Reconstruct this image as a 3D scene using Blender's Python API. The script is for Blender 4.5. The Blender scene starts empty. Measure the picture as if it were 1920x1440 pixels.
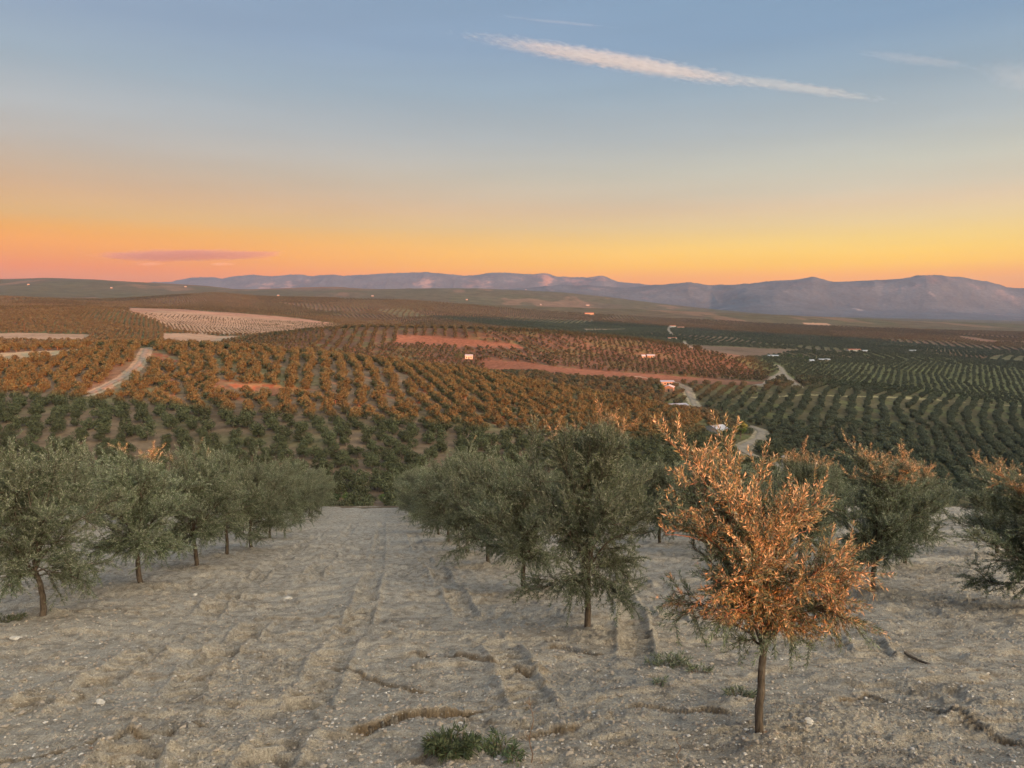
import bpy, math, random
import numpy as np
random.seed(7)
rng = np.random.default_rng(7)
SC = bpy.context.scene
COL = SC.collection
R = math.radians

# ------------------------------------------------------------------ camera
F_PX = 1387.0
PITCH = math.atan(130.0 / F_PX)
cam_d = bpy.data.cameras.new('camera')
cam = bpy.data.objects.new('camera', cam_d)
COL.objects.link(cam)
cam.location = (0, 0, 0)
cam.rotation_euler = (math.pi / 2 - PITCH, 0, 0)
cam_d.sensor_width = 36.0
cam_d.lens = 36.0 * F_PX / 1920.0
cam_d.clip_start = 0.1
cam_d.clip_end = 80000
SC.camera = cam

# ------------------------------------------------------------------ exposure
SC.view_settings.view_transform = 'Standard'
SC.view_settings.look = 'None'
SC.view_settings.gamma = 1.0
SC.view_settings.exposure = 1.6
SC.cycles.use_denoising = True
SC.cycles.max_bounces = 6
SC.cycles.diffuse_bounces = 3
SC.cycles.volume_bounces = 1
SC.cycles.transparent_max_bounces = 8
SC.cycles.volume_step_rate = 1.0

# ------------------------------------------------------------------ sun
SUN_AZ = R(140)          # clockwise from the view direction (+Y): behind and to the right
SUN_EL = R(4.0)
SD = np.array([math.sin(SUN_AZ) * math.cos(SUN_EL), math.cos(SUN_AZ) * math.cos(SUN_EL), math.sin(SUN_EL)])
sun_d = bpy.data.lights.new('sun', 'SUN')
sun_d.energy = 5.0
sun_d.angle = R(0.55)
sun_d.color = (1.0, 0.19, 0.03)
sun = bpy.data.objects.new('sun', sun_d)
COL.objects.link(sun)
from mathutils import Vector
sun.rotation_euler = Vector(SD.tolist()).to_track_quat('Z', 'Y').to_euler()

def lin(c):
    return tuple(((v / 255.0) / 12.92 if v / 255.0 <= 0.04045 else ((v / 255.0 + 0.055) / 1.055) ** 2.4) for v in c)

# ------------------------------------------------------------------ world: Nishita sky plus the dusk gradient of the air
world = bpy.data.worlds.new('World')
SC.world = world
world.use_nodes = True
wn, wl = world.node_tree.nodes, world.node_tree.links
wn.clear()
def wnode(t, **k):
    n = wn.new(t)
    for a, b in k.items(): setattr(n, a, b)
    return n
w_out = wnode('ShaderNodeOutputWorld')
bg = wnode('ShaderNodeBackground')
bg.inputs['Strength'].default_value = 0.66      # 2 ** -0.6, for the exposure
tc = wnode('ShaderNodeTexCoord')
sep = wnode('ShaderNodeSeparateXYZ')
wl.new(tc.outputs['Generated'], sep.inputs[0])
SKYK = 0.5     # exposure of +1 stop doubles everything
HAZE_D = 3.0e-5; HAZE_C = (.22, .37, .62); HAZE_SAT = (.42, .32, .36); HAZE_TOP = 1150.0
def ramp(stops):
    """what the air shows at each height of the sky, less what the haze in front of it adds"""
    r = wnode('ShaderNodeValToRGB')
    el = r.color_ramp.elements
    while len(el) > 1: el.remove(el[-1])
    for i, (p, c) in enumerate(stops):
        e = el[0] if i == 0 else el.new(p)
        e.position = p
        d = min(21100.0, HAZE_TOP / max(p, .001)); T = math.exp(-HAZE_D * d)
        l = [max(.0, (v - h * (1 - T)) / T - nz) for v, h, nz in zip(lin(c), HAZE_SAT, (.03, .05, .08))]
        e.color = (*l, 1)
    return r
def sin_el(px, py):
    x, y = (px - 960) / F_PX, (720 - py) / F_PX
    return (y * math.cos(PITCH) - math.sin(PITCH)) / math.sqrt(1 + x * x + y * y)
SKY_L = [(sin_el(110, py), c) for py, c in ((570, (205, 132, 95)), (515, (224, 146, 108)), (500, (230, 147, 114)), (475, (236, 157, 112)), (450, (240, 164, 110)), (425, (233, 169, 116)), (400, (218, 174, 133)), (350, (209, 173, 147)),
         (300, (199, 178, 164)), (255, (190, 182, 179)), (200, (181, 183, 188)), (100, (162, 177, 193)), (0, (151, 169, 194)))] + [(.7, (118, 150, 190)), (1.0, (120, 150, 190))]
SKY_R = [(sin_el(1890, py), c) for py, c in ((570, (240, 160, 105)), (510, (249, 178, 112)), (485, (250, 196, 121)), (460, (248, 204, 130)), (435, (242, 206, 142)), (400, (229, 202, 161)), (360, (220, 197, 173)), (330, (210, 198, 182)),
         (280, (200, 198, 189)), (200, (180, 188, 194)), (100, (157, 176, 194)), (0, (141, 166, 194)))] + [(.7, (110, 150, 190)), (1.0, (120, 150, 190))]
rl, rr = ramp(SKY_L), ramp(SKY_R)
wl.new(sep.outputs['Z'], rl.inputs[0]); wl.new(sep.outputs['Z'], rr.inputs[0])
mr = wnode('ShaderNodeMapRange'); mr.inputs[1].default_value = -0.7; mr.inputs[2].default_value = 0.5
mr.interpolation_type = 'SMOOTHSTEP'
wl.new(sep.outputs['X'], mr.inputs[0])
mixc = wnode('ShaderNodeMix', data_type='RGBA')
wl.new(mr.outputs[0], mixc.inputs[0]); wl.new(rl.outputs[0], mixc.inputs[6]); wl.new(rr.outputs[0], mixc.inputs[7])
# faint uneven streaks of thin high cirrus in the air
mp = wnode('ShaderNodeMapping'); mp.inputs['Scale'].default_value = (1.2, 1.2, 9.0)
mp.inputs['Rotation'].default_value = (0, R(-7), 0)
wl.new(tc.outputs['Generated'], mp.inputs[0])
cn = wnode('ShaderNodeTexNoise'); cn.inputs['Scale'].default_value = 2.2; cn.inputs['Detail'].default_value = 3
wl.new(mp.outputs[0], cn.inputs[0])
cm = wnode('ShaderNodeMapRange'); cm.inputs[1].default_value = .3; cm.inputs[2].default_value = .7
cm.inputs[3].default_value = .955; cm.inputs[4].default_value = 1.045
wl.new(cn.outputs[0], cm.inputs[0])
stz = wnode('ShaderNodeVectorMath', operation='SCALE')
wl.new(mixc.outputs[2], stz.inputs[0]); wl.new(cm.outputs[0], stz.inputs['Scale'])
scl = wnode('ShaderNodeVectorMath', operation='SCALE'); scl.inputs['Scale'].default_value = SKYK
wl.new(stz.outputs[0], scl.inputs[0])
# the glow around the sinking sun, behind the viewer on the right
dotn = wnode('ShaderNodeVectorMath', operation='DOT_PRODUCT'); dotn.inputs[1].default_value = SD.tolist()
nrm = wnode('ShaderNodeVectorMath', operation='NORMALIZE'); wl.new(tc.outputs['Generated'], nrm.inputs[0]); wl.new(nrm.outputs[0], dotn.inputs[0])
gm = wnode('ShaderNodeMapRange'); gm.inputs[1].default_value = 0.42; gm.inputs[2].default_value = 1.0; gm.interpolation_type = 'SMOOTHSTEP'
wl.new(dotn.outputs['Value'], gm.inputs[0])
glow = wnode('ShaderNodeVectorMath', operation='SCALE'); glow.inputs[0].default_value = (3.7, 3.0, 2.05)
wl.new(gm.outputs[0], glow.inputs['Scale'])
# bright open sky overhead and behind
bk = wnode('ShaderNodeMapRange'); bk.inputs[1].default_value = 0.40; bk.inputs[2].default_value = 0.9; bk.interpolation_type = 'SMOOTHSTEP'
wl.new(sep.outputs['Z'], bk.inputs[0])
zen = wnode('ShaderNodeVectorMath', operation='SCALE'); zen.inputs[0].default_value = (0.16, 0.18, 0.20)
wl.new(bk.outputs[0], zen.inputs['Scale'])
sky = wnode('ShaderNodeTexSky', sky_type='NISHITA'); sky.sun_disc = False
sky.sun_elevation = SUN_EL; sky.sun_rotation = SUN_AZ
ss = wnode('ShaderNodeVectorMath', operation='SCALE'); ss.inputs['Scale'].default_value = 0.008
wl.new(sky.outputs[0], ss.inputs[0])
a1 = wnode('ShaderNodeVectorMath', operation='ADD'); wl.new(scl.outputs[0], a1.inputs[0]); wl.new(glow.outputs[0], a1.inputs[1])
a2 = wnode('ShaderNodeVectorMath', operation='ADD'); wl.new(a1.outputs[0], a2.inputs[0]); wl.new(zen.outputs[0], a2.inputs[1])
a3 = wnode('ShaderNodeVectorMath', operation='ADD'); wl.new(a2.outputs[0], a3.inputs[0]); wl.new(ss.outputs[0], a3.inputs[1])
wl.new(a3.outputs[0], bg.inputs[0]); wl.new(bg.outputs[0], w_out.inputs[0])

# ================================================================== helpers
def tag(o, label=None, cat=None, group=None, kind=None):
    if label: o['label'] = label
    if cat: o['category'] = cat
    if group: o['group'] = group
    if kind: o['kind'] = kind
    return o
def empty(name, loc=(0, 0, 0), rz=0, label=None, cat=None, group=None):
    o = bpy.data.objects.new(name, None); COL.objects.link(o)
    o.location = loc; o.rotation_euler = (0, 0, rz); o.empty_display_size = .2
    return tag(o, label, cat, group)
def np_mesh(name, verts, faces, mats, matidx=None, smooth=False, attrs=None, colors=None):
    """faces: (n,k) int array, or list of such arrays."""
    me = bpy.data.meshes.new(name)
    verts = np.asarray(verts, np.float32)
    if not isinstance(faces, (list, tuple)): faces = [faces]
    faces = [np.asarray(f, np.int32) for f in faces if len(f)]
    me.vertices.add(len(verts)); me.vertices.foreach_set('co', verts.ravel())
    li = np.concatenate([f.ravel() for f in faces])
    tot = np.concatenate([np.full(len(f), f.shape[1], np.int32) for f in faces])
    st = np.concatenate([[0], np.cumsum(tot)[:-1]]).astype(np.int32)
    me.loops.add(len(li)); me.loops.foreach_set('vertex_index', li)
    me.polygons.add(len(tot)); me.polygons.foreach_set('loop_start', st); me.polygons.foreach_set('loop_total', tot)
    if matidx is not None: me.polygons.foreach_set('material_index', np.asarray(matidx, np.int32))
    me.polygons.foreach_set('use_smooth', np.full(len(tot), smooth))
    for m in (mats if isinstance(mats, (list, tuple)) else [mats]): me.materials.append(m)
    for k, v in (attrs or {}).items():
        a = me.attributes.new(k, 'FLOAT', 'POINT'); a.data.foreach_set('value', np.asarray(v, np.float32))
    for k, v in (colors or {}).items():
        a = me.attributes.new(k, 'FLOAT_COLOR', 'POINT')
        c = np.ones((len(verts), 4), np.float32); c[:, :3] = v
        a.data.foreach_set('color', c.ravel())
    me.update(calc_edges=True)
    me.validate()
    return me
def link(name, me, parent=None):
    o = bpy.data.objects.new(name, me); COL.objects.link(o)
    if parent: o.parent = parent
    return o

# ---------------- noise
def _hash(ix, iy, seed):
    h = (ix.astype(np.int64) * 374761393 + iy.astype(np.int64) * 668265263 + seed * 974634777) & 0x7fffffff
    h = ((h ^ (h >> 13)) * 1274126177) & 0x7fffffff
    return ((h ^ (h >> 16)) & 0xffff) / 65535.0
def vnoise(x, y, seed=0):
    ix = np.floor(x); iy = np.floor(y)
    fx = x - ix; fy = y - iy
    fx = fx * fx * fx * (fx * (fx * 6 - 15) + 10); fy = fy * fy * fy * (fy * (fy * 6 - 15) + 10)
    a = _hash(ix, iy, seed); b = _hash(ix + 1, iy, seed); c = _hash(ix, iy + 1, seed); d = _hash(ix + 1, iy + 1, seed)
    return (a + (b - a) * fx) * (1 - fy) + (c + (d - c) * fx) * fy
def fbm(x, y, octv=4, seed=0, gain=.5, lac=2.03):
    s = 0; a = 1; t = 0
    for i in range(octv):
        s = s + a * (vnoise(x + 13.7 * i, y - 7.3 * i, seed + i) - .5) * 2; t += a
        x, y = (x * .8 - y * .6) * lac, (x * .6 + y * .8) * lac; a *= gain
    return s / t
def ridged(x, y, octv=4, seed=0):
    s = 0; a = 1; t = 0
    for i in range(octv):
        n = 1 - np.abs(vnoise(x, y, seed + i) - .5) * 2
        s = s + a * n * n; t += a
        x, y = (x * .8 - y * .6) * 2.1, (x * .6 + y * .8) * 2.1; a *= .5
    return s / t

# ---------------- pixel rays of the 1920 x 1440 frame, used to lay the country out on the ground
cp, sp = math.cos(PITCH), math.sin(PITCH)
def vv(py):
    yc = (720.0 - np.asarray(py, float)) / F_PX
    return (-sp + yc * cp) / (cp + yc * sp)          # Z per metre of forward distance
def uu(px, py):
    yc = (720.0 - np.asarray(py, float)) / F_PX
    return (np.asarray(px, float) - 960.0) / F_PX / (cp + yc * sp)
def project(x, y, z):
    d = y * cp - z * sp; h = y * sp + z * cp
    return 960 + F_PX * x / d, 720 - F_PX * h / d

# ================================================================== the shape of the land
H0, SL = 2.63, 0.228
def crest_h(x):
    """height of the unseen brow behind the viewer, shaped to place its shade"""
    return np.interp(x, [-200, 0, 4, 5.4, 6.7, 8, 9.8, 12.4, 13.9, 15.1, 16.2, 18, 22, 26, 40, 60, 160, 255, 400, 506, 628, 857, 1000],
                     [-3, -1.1, -.4, 0.05, -.4, -1.6, -2.7, -2.7, -1.9, -.1, -.5, -1.3, -1.75, -1.95, -5.5, -6.5, -11, -19, -19, -10, -4, 3, 5])  # knots set by where each shadow edge should fall
def near_h(x, y):
    base = -H0 - SL * y - .09 * np.maximum(0, x - 50)  # right side lowered to let the sun reach the middle hill
    c = crest_h(x) + .22 * np.sin(x * 1.9 + 1) * np.sin(x * .73) + .12 * np.sin(x * 4.3)  # hummocks added to break up the shadow edge
    # the slope eases off into the brow at y ~ -4 and falls away behind it
    back = c - np.minimum(.5 * np.maximum(0, -4.5 - y), 30)
    w = np.clip((y + 6.0) / (9.0 + .15 * np.maximum(0, x - 60)), 0, 1); w = w * w * (3 - 2 * w)
    shade_rise = np.interp(x, [650, 1100, 1400, 2100, 3000], [0, 45, 85, 285, 300]) * np.exp(-((y + 170) / 110.) ** 2)  # unseen rise added to shade the right-hand plain
    return base * w + back * (1 - w) + shade_rise
LAY = [  # (pixel column, pixel row, forward distance) of each break in the land, near to far
 [(-900, 905, 185), (900, 905, 185), (1300, 900, 200), (1600, 905, 230), (1920, 925, 260), (2800, 930, 280)],
 [(-900, 760, 240), (0, 770, 250), (300, 775, 255), (600, 775, 258), (900, 790, 262), (1100, 812, 268), (1300, 835, 280), (1500, 850, 300), (1700, 850, 330), (1920, 850, 360), (2800, 850, 380)],
 [(-900, 660, 450), (0, 650, 430), (300, 648, 410), (450, 655, 400), (600, 668, 390), (750, 684, 385), (900, 703, 385), (1100, 742, 375), (1300, 779, 375), (1400, 795, 385), (1500, 790, 410), (1700, 795, 440), (1920, 810, 470), (2800, 820, 480)],
 [(-900, 680, 540), (0, 664, 520), (300, 668, 500), (600, 690, 480), (900, 722, 470), (1100, 748, 450), (1300, 772, 440), (1500, 760, 490), (1920, 785, 550), (2800, 790, 560)],
 [(-900, 660, 640), (0, 653, 640), (300, 652, 640), (450, 660, 600), (600, 678, 580), (900, 707, 560), (1000, 703, 570), (1100, 709, 570), (1200, 716, 570), (1300, 721, 560), (1500, 728, 570), (1700, 746, 600), (1920, 765, 640), (2800, 780, 660)],
 [(-900, 640, 780), (0, 638, 760), (300, 642, 760), (400, 650, 720), (500, 656, 690), (600, 667, 680), (750, 684, 670), (900, 699, 665), (1000, 697, 670), (1200, 709, 680), (1300, 716, 690), (1400, 719, 700), (1500, 716, 720), (1700, 722, 760), (1920, 738, 820), (2800, 750, 850)],
 [(-900, 622, 900), (0, 622, 900), (150, 622, 900), (300, 624, 930), (400, 640, 860), (500, 640, 800), (600, 642, 790), (750, 650, 780), (900, 662, 775), (1050, 670, 780), (1200, 680, 790), (1300, 690, 800), (1400, 702, 820), (1450, 705, 850), (1600, 700, 900), (1920, 715, 950), (2800, 720, 960)],
 [(-900, 600, 1080), (0, 600, 1080), (150, 598, 1080), (300, 618, 1080), (350, 625, 1050), (420, 640, 930), (480, 633, 900), (600, 618, 900), (700, 613, 900), (850, 615, 905), (1000, 621, 915), (1100, 628, 925), (1200, 639, 940), (1300, 653, 960), (1400, 673, 970), (1450, 686, 980), (1500, 688, 1000), (1600, 684, 1050), (1920, 697, 1100), (2800, 705, 1100)],
 [(-900, 588, 1200), (0, 588, 1200), (200, 588, 1200), (300, 612, 1200), (400, 632, 1150), (500, 630, 1150), (600, 632, 1200), (850, 635, 1250), (1000, 634, 1250), (1200, 650, 1250), (1300, 655, 1250), (1400, 664, 1250), (1500, 668, 1250), (1600, 668, 1300), (1920, 680, 1350), (2800, 690, 1350)],
 [(-900, 577, 1450), (0, 577, 1450), (100, 575, 1450), (200, 576, 1450), (260, 586, 1400), (300, 606, 1350), (400, 615, 1400), (500, 618, 1400), (600, 620, 1450), (660, 617, 1500), (850, 622, 1600), (1000, 622, 1650), (1200, 636, 1600), (1300, 645, 1600), (1450, 650, 1650), (1600, 652, 1700), (1920, 662, 1800), (2800, 670, 1800)],
 [(-900, 584, 1700), (0, 584, 1700), (150, 583, 1700), (260, 578, 1750), (350, 583, 1750), (450, 592, 1750), (560, 602, 1800), (660, 612, 1850), (750, 614, 2000), (850, 607, 2100), (1000, 612, 2200), (1200, 622, 2200), (1450, 632, 2200), (1600, 634, 2300), (1920, 640, 2400), (2800, 650, 2400)],
 [(-900, 566, 2300), (0, 566, 2300), (100, 563, 2300), (200, 572, 2300), (300, 575, 2300), (400, 570, 2400), (500, 577, 2500), (600, 583, 2600), (750, 590, 2700), (850, 593, 2800), (1000, 600, 3000), (1200, 608, 3000), (1450, 616, 3100), (1600, 618, 3200), (1920, 624, 3400), (2800, 630, 3400)],
 [(-900, 556, 2900), (0, 556, 2900), (100, 561, 2900), (200, 562, 3200), (300, 556, 3300), (400, 551, 3400), (500, 557, 3400), (600, 559, 3500), (750, 563, 3600), (850, 568, 3700), (950, 573, 3800), (1100, 578, 4000), (1250, 583, 4200), (1400, 588, 4300), (1600, 597, 4500), (1750, 603, 4700), (1920, 608, 5000), (2800, 615, 5000)],
 [(-900, 562, 3900), (0, 562, 3900), (300, 562, 4300), (500, 563, 4500), (750, 569, 4700), (950, 577, 4900), (1100, 582, 5100), (1400, 592, 5500), (1600, 600, 5600), (1920, 609, 6000), (2800, 612, 6000)],
 [(-900, 525, 6500), (0, 525, 6500), (50, 524, 6500), (90, 522.5, 6500), (150, 524, 6500), (200, 526, 6500), (300, 531, 6600), (400, 537, 6600), (450, 543, 6500), (550, 540, 6800), (640, 539, 6800), (700, 542, 6800), (800, 541, 6800), (900, 541, 6900), (950, 543, 7000), (1050, 548, 7000), (1150, 559, 7000), (1250, 571, 7000), (1350, 581, 7000), (1450, 590, 7200), (1600, 597, 7200), (1920, 605, 7500), (2800, 605, 7500)],
 [(-900, 545, 8500), (500, 555, 8500), (900, 560, 8500), (1000, 562, 9000), (1200, 578, 9000), (1400, 592, 9000), (1920, 601, 9500), (2800, 600, 9500)],
 [(-900, 545, 10500), (900, 556, 11000), (1000, 556, 11000), (1200, 568, 11000), (1330, 580, 11000), (1400, 566, 11000), (1450, 562, 11000), (1500, 566, 11000), (1560, 576, 11000), (1640, 584, 11000), (1750, 586, 11000), (1920, 588, 11500), (2800, 585, 11500)],
 [(-900, 550, 13000), (850, 550, 13000), (960, 541, 13000), (1000, 538, 13000), (1050, 536, 13000), (1100, 536, 13000), (1150, 538, 13000), (1200, 539, 13000), (1260, 532, 13000), (1290, 529, 13000), (1330, 535, 13000), (1360, 533, 13000), (1420, 527, 13000), (1500, 521, 13000), (1520, 520, 13000), (1550, 527, 13000), (1580, 525, 13000), (1650, 524, 13000), (1700, 519, 13000), (1735, 516, 13000), (1790, 519, 13000), (1850, 530, 13000), (1880, 537, 13000), (1920, 539, 13000), (2100, 530, 13000), (2800, 545, 13000)],
 [(-900, 560, 15500), (2800, 560, 15500)],
 [(-900, 545, 18000), (100, 536, 18000), (200, 530, 18000), (330, 527, 18000), (370, 521, 18000), (400, 520, 18000), (420, 523, 18000), (445, 517, 18000), (480, 513, 18000), (510, 517, 18000), (560, 515, 18000), (585, 518, 18000), (625, 514, 18000), (650, 518, 18000), (700, 515, 18000), (760, 512, 18000), (800, 508, 18000), (850, 513, 18000), (870, 515, 18000), (930, 511, 18000), (1000, 514, 18000), (1022, 511, 18000), (1045, 519, 18000), (1100, 520, 18000), (1125, 516, 18000), (1135, 518, 18000), (1155, 527, 18000), (1225, 535, 18000), (1300, 545, 18000), (2800, 560, 18000)],
 [(-900, 585, 21000), (2800, 585, 21000)],
]
NU = 1601
UG = np.linspace(-1.35, 1.35, NU)
PXG = 960 + UG * F_PX
def _smooth(a, n):
    if n < 2: return a
    k = np.hanning(n + 2)[1:-1]; k /= k.sum()
    return np.convolve(np.pad(a, (n // 2, n - 1 - n // 2), 'edge'), k, 'valid')
LY, LZ = [], []
for yk in (58.0, 76.0):
    LY.append(np.full(NU, yk)); LZ.append(near_h(UG * yk, yk))
LY.append(np.full(NU, 140.0)); LZ.append(np.interp(PXG, [0, 900, 1500, 1920], [-38.5, -39, -43, -47]))
for i, L in enumerate(LAY):
    a = np.array(L, float)
    Y = np.interp(PXG, a[:, 0], a[:, 2]); py = np.interp(PXG, a[:, 0], a[:, 1])
    n = 45 if i < 12 else (25 if i < 15 else 5)
    Y = _smooth(Y, n * 2); py = _smooth(py, n)
    LY.append(Y); LZ.append(vv(py) * Y)
LY = np.array(LY); LZ = np.array(LZ)
def _pchip_slopes(Y, Z):
    h = np.diff(Y, axis=0); d = np.diff(Z, axis=0) / h
    m = np.zeros_like(Z)
    w1 = 2 * h[1:] + h[:-1]; w2 = h[1:] + 2 * h[:-1]
    same = d[:-1] * d[1:] > 0
    with np.errstate(divide='ignore', invalid='ignore'):
        hm = (w1 + w2) / (w1 / d[:-1] + w2 / d[1:])
    m[1:-1] = np.where(same, hm, 0)
    m[0] = d[0]; m[-1] = d[-1]
    return m
LM = _pchip_slopes(LY, LZ)
def base_h(x, y):
    """height of the country for y >= 58"""
    u = np.clip(x / y, -1.35, 1.35)
    fi = (u + 1.35) / 2.7 * (NU - 1)
    i0 = np.clip(fi.astype(int), 0, NU - 2); t = fi - i0
    out = np.empty_like(y)
    CH = 200000
    for s in range(0, len(y), CH):
        sl = slice(s, s + CH)
        a, b = i0[sl], i0[sl] + 1; tt = t[sl]
        Yc = LY[:, a] * (1 - tt) + LY[:, b] * tt
        Zc = LZ[:, a] * (1 - tt) + LZ[:, b] * tt
        Mc = LM[:, a] * (1 - tt) + LM[:, b] * tt
        yy = np.clip(y[sl], Yc[0], Yc[-1])
        k = np.clip((Yc <= yy).sum(0) - 1, 0, len(LY) - 2)
        r = np.arange(len(yy))
        y0, y1, z0, z1, m0, m1 = Yc[k, r], Yc[k + 1, r], Zc[k, r], Zc[k + 1, r], Mc[k, r], Mc[k + 1, r]
        h = y1 - y0; q = (yy - y0) / h
        out[sl] = (1 + 2 * q) * (1 - q) ** 2 * z0 + q * (1 - q) ** 2 * h * m0 + q * q * (3 - 2 * q) * z1 + q * q * (q - 1) * h * m1
    return out
def far_h(x, y):
    x = np.asarray(x, float); y = np.asarray(y, float)
    z = base_h(x, y)
    w = np.clip((y - 90) / 120, 0, 1)
    z = z + w * .5 * fbm(x / 26, y / 26, 3, 3)
    z = z + np.clip((y - 500) / 600, 0, 1) * 1.6 * fbm(x / 130, y / 130, 3, 5)
    w2 = np.clip((y - 2200) / 2500, 0, 1)
    z = z + w2 * 7 * fbm(x / 420, y / 420, 4, 11)
    w3 = np.clip((y - 9500) / 2500, 0, 1)
    z = z + w3 * (55 * (ridged(x / 1500, y / 1900, 5, 21) - .62) + 26 * (ridged(x / 380, y / 430, 4, 25) - .6))
    return z
def land(x, y):
    x = np.atleast_1d(np.asarray(x, float)); y = np.atleast_1d(np.asarray(y, float))
    z = near_h(x, y)
    f = y > 60
    if f.any(): z[f] = far_h(x[f], y[f])
    return z
# the distances along which sight lines are followed
YS = np.concatenate([np.linspace(3, 60, 400), np.geomspace(60.2, 20500, 2400)])
def hit(px, py, ymin=3.0):
    u, v = float(uu(px, py)), float(vv(py))
    z = land(u * YS, YS)
    ok = (z > v * YS) & (YS > ymin)
    i = int(np.argmax(ok)) if ok.any() else len(YS) - 1
    return u * YS[i], YS[i], z[i]

# ================================================================== materials
def mat(name):
    m = bpy.data.materials.new(name); m.use_nodes = True
    nt = m.node_tree; nt.nodes.clear()
    out = nt.nodes.new('ShaderNodeOutputMaterial'); b = nt.nodes.new('ShaderNodeBsdfPrincipled')
    nt.links.new(b.outputs[0], out.inputs[0])
    b.inputs['Specular IOR Level'].default_value = .2
    b.inputs['Roughness'].default_value = .9
    return m, nt, b
def nd(nt, t, **k):
    n = nt.nodes.new(t)
    for a, b in k.items(): setattr(n, a, b)
    return n
def noise(nt, vec, scale, detail=4, rough=.55):
    n = nd(nt, 'ShaderNodeTexNoise'); n.inputs['Scale'].default_value = scale
    n.inputs['Detail'].default_value = detail; n.inputs['Roughness'].default_value = rough
    if vec is not None: nt.links.new(vec, n.inputs['Vector'])
    return n
def mrange(nt, src, a, b, c=0, d=1):
    n = nd(nt, 'ShaderNodeMapRange'); nt.links.new(src, n.inputs[0])
    n.inputs[1].default_value = a; n.inputs[2].default_value = b; n.inputs[3].default_value = c; n.inputs[4].default_value = d
    return n.outputs[0]
def mix(nt, fac, a, b, mode='MIX'):
    n = nd(nt, 'ShaderNodeMix', data_type='RGBA', blend_type=mode)
    for i, s in ((0, fac), (6, a), (7, b)):
        if hasattr(s, 'links'): nt.links.new(s, n.inputs[i])
        elif i == 0: n.inputs[0].default_value = s
        else: n.inputs[i].default_value = (*s, 1)
    return n.outputs[2]
def wpos(nt):
    return nd(nt, 'ShaderNodeNewGeometry').outputs['Position']
def bump(nt, b, src, strength=.5, dist=.02, prev=None):
    n = nd(nt, 'ShaderNodeBump'); n.inputs['Strength'].default_value = strength; n.inputs['Distance'].default_value = dist
    nt.links.new(src, n.inputs['Height'])
    if prev is not None: nt.links.new(prev, n.inputs['Normal'])
    nt.links.new(n.outputs[0], b.inputs['Normal'])
    return n.outputs[0]

def m_simple(name, col, var=.15, scale=3., rough=.85, bmp=0.0):
    m, nt, b = mat(name)
    n = noise(nt, wpos(nt), scale)
    c = mix(nt, mrange(nt, n.outputs[0], .3, .7), tuple(v * (1 - var) for v in col), tuple(min(1, v * (1 + var)) for v in col))
    nt.links.new(c, b.inputs['Base Color']); b.inputs['Roughness'].default_value = rough
    if bmp: bump(nt, b, n.outputs[0], .6, bmp)
    return m

def m_ground():
    m, nt, b = mat('dry_soil')
    p = wpos(nt)
    n1 = noise(nt, p, .35, 5); n2 = noise(nt, p, 5, 5, .6); n3 = noise(nt, p, 38, 4, .7)
    c = mix(nt, mrange(nt, n1.outputs[0], .35, .65), (.30, .256, .192), (.42, .368, .285))
    c = mix(nt, mrange(nt, n2.outputs[0], .38, .66), c, (.47, .415, .325))
    c = mix(nt, mrange(nt, n2.outputs[0], .5, .3, 0, .55), c, (.16, .125, .085))
    c = mix(nt, mrange(nt, n3.outputs[0], .3, .7, .72, 1.22), (0, 0, 0), c, 'MIX') if False else c
    hs = nd(nt, 'ShaderNodeHueSaturation'); nt.links.new(c, hs.inputs['Color'])
    n4 = noise(nt, p, 120, 3, .8)
    sp = nd(nt, 'ShaderNodeMath', operation='MULTIPLY')
    nt.links.new(mrange(nt, n3.outputs[0], .3, .7, .62, 1.30), sp.inputs[0]); nt.links.new(mrange(nt, n4.outputs[0], .3, .7, .68, 1.30), sp.inputs[1])
    nt.links.new(sp.outputs[0], hs.inputs['Value'])
    c = hs.outputs[0]
    # brown shade painted into rills, crust edges and tyre lug prints
    at = nd(nt, 'ShaderNodeAttribute', attribute_name='recess_shade')
    c = mix(nt, mrange(nt, at.outputs['Fac'], 0.05, 1, 0, .8), c, (.16, .105, .055))
    # grit and gravel
    v = nd(nt, 'ShaderNodeTexVoronoi'); v.inputs['Scale'].default_value = 26; nt.links.new(p, v.inputs['Vector'])
    cr = nd(nt, 'ShaderNodeSeparateColor'); nt.links.new(v.outputs['Color'], cr.inputs[0])
    g = nd(nt, 'ShaderNodeMath', operation='MULTIPLY')
    nt.links.new(mrange(nt, v.outputs['Distance'], .28, .2), g.inputs[0]); nt.links.new(mrange(nt, cr.outputs[0], .72, .8), g.inputs[1])
    c = mix(nt, g.outputs[0], c, (.52, .48, .40))
    g2 = nd(nt, 'ShaderNodeMath', operation='MULTIPLY')
    nt.links.new(mrange(nt, v.outputs['Distance'], .26, .18), g2.inputs[0]); nt.links.new(mrange(nt, cr.outputs[1], .86, .9), g2.inputs[1])
    c = mix(nt, g2.outputs[0], c, (.13, .10, .075))  # dark dots painted as small shaded holes in the soil
    nt.links.new(c, b.inputs['Base Color'])
    bp = bump(nt, b, n3.outputs[0], 1.0, .035)
    bp = bump(nt, b, n2.outputs[0], .8, .05, bp)
    bp = bump(nt, b, n4.outputs[0], 1.0, .012, bp)
    bump(nt, b, g.outputs[0], .7, .012, bp)
    b.inputs['Roughness'].default_value = 1.0; b.inputs['Specular IOR Level'].default_value = .05
    return m
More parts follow.
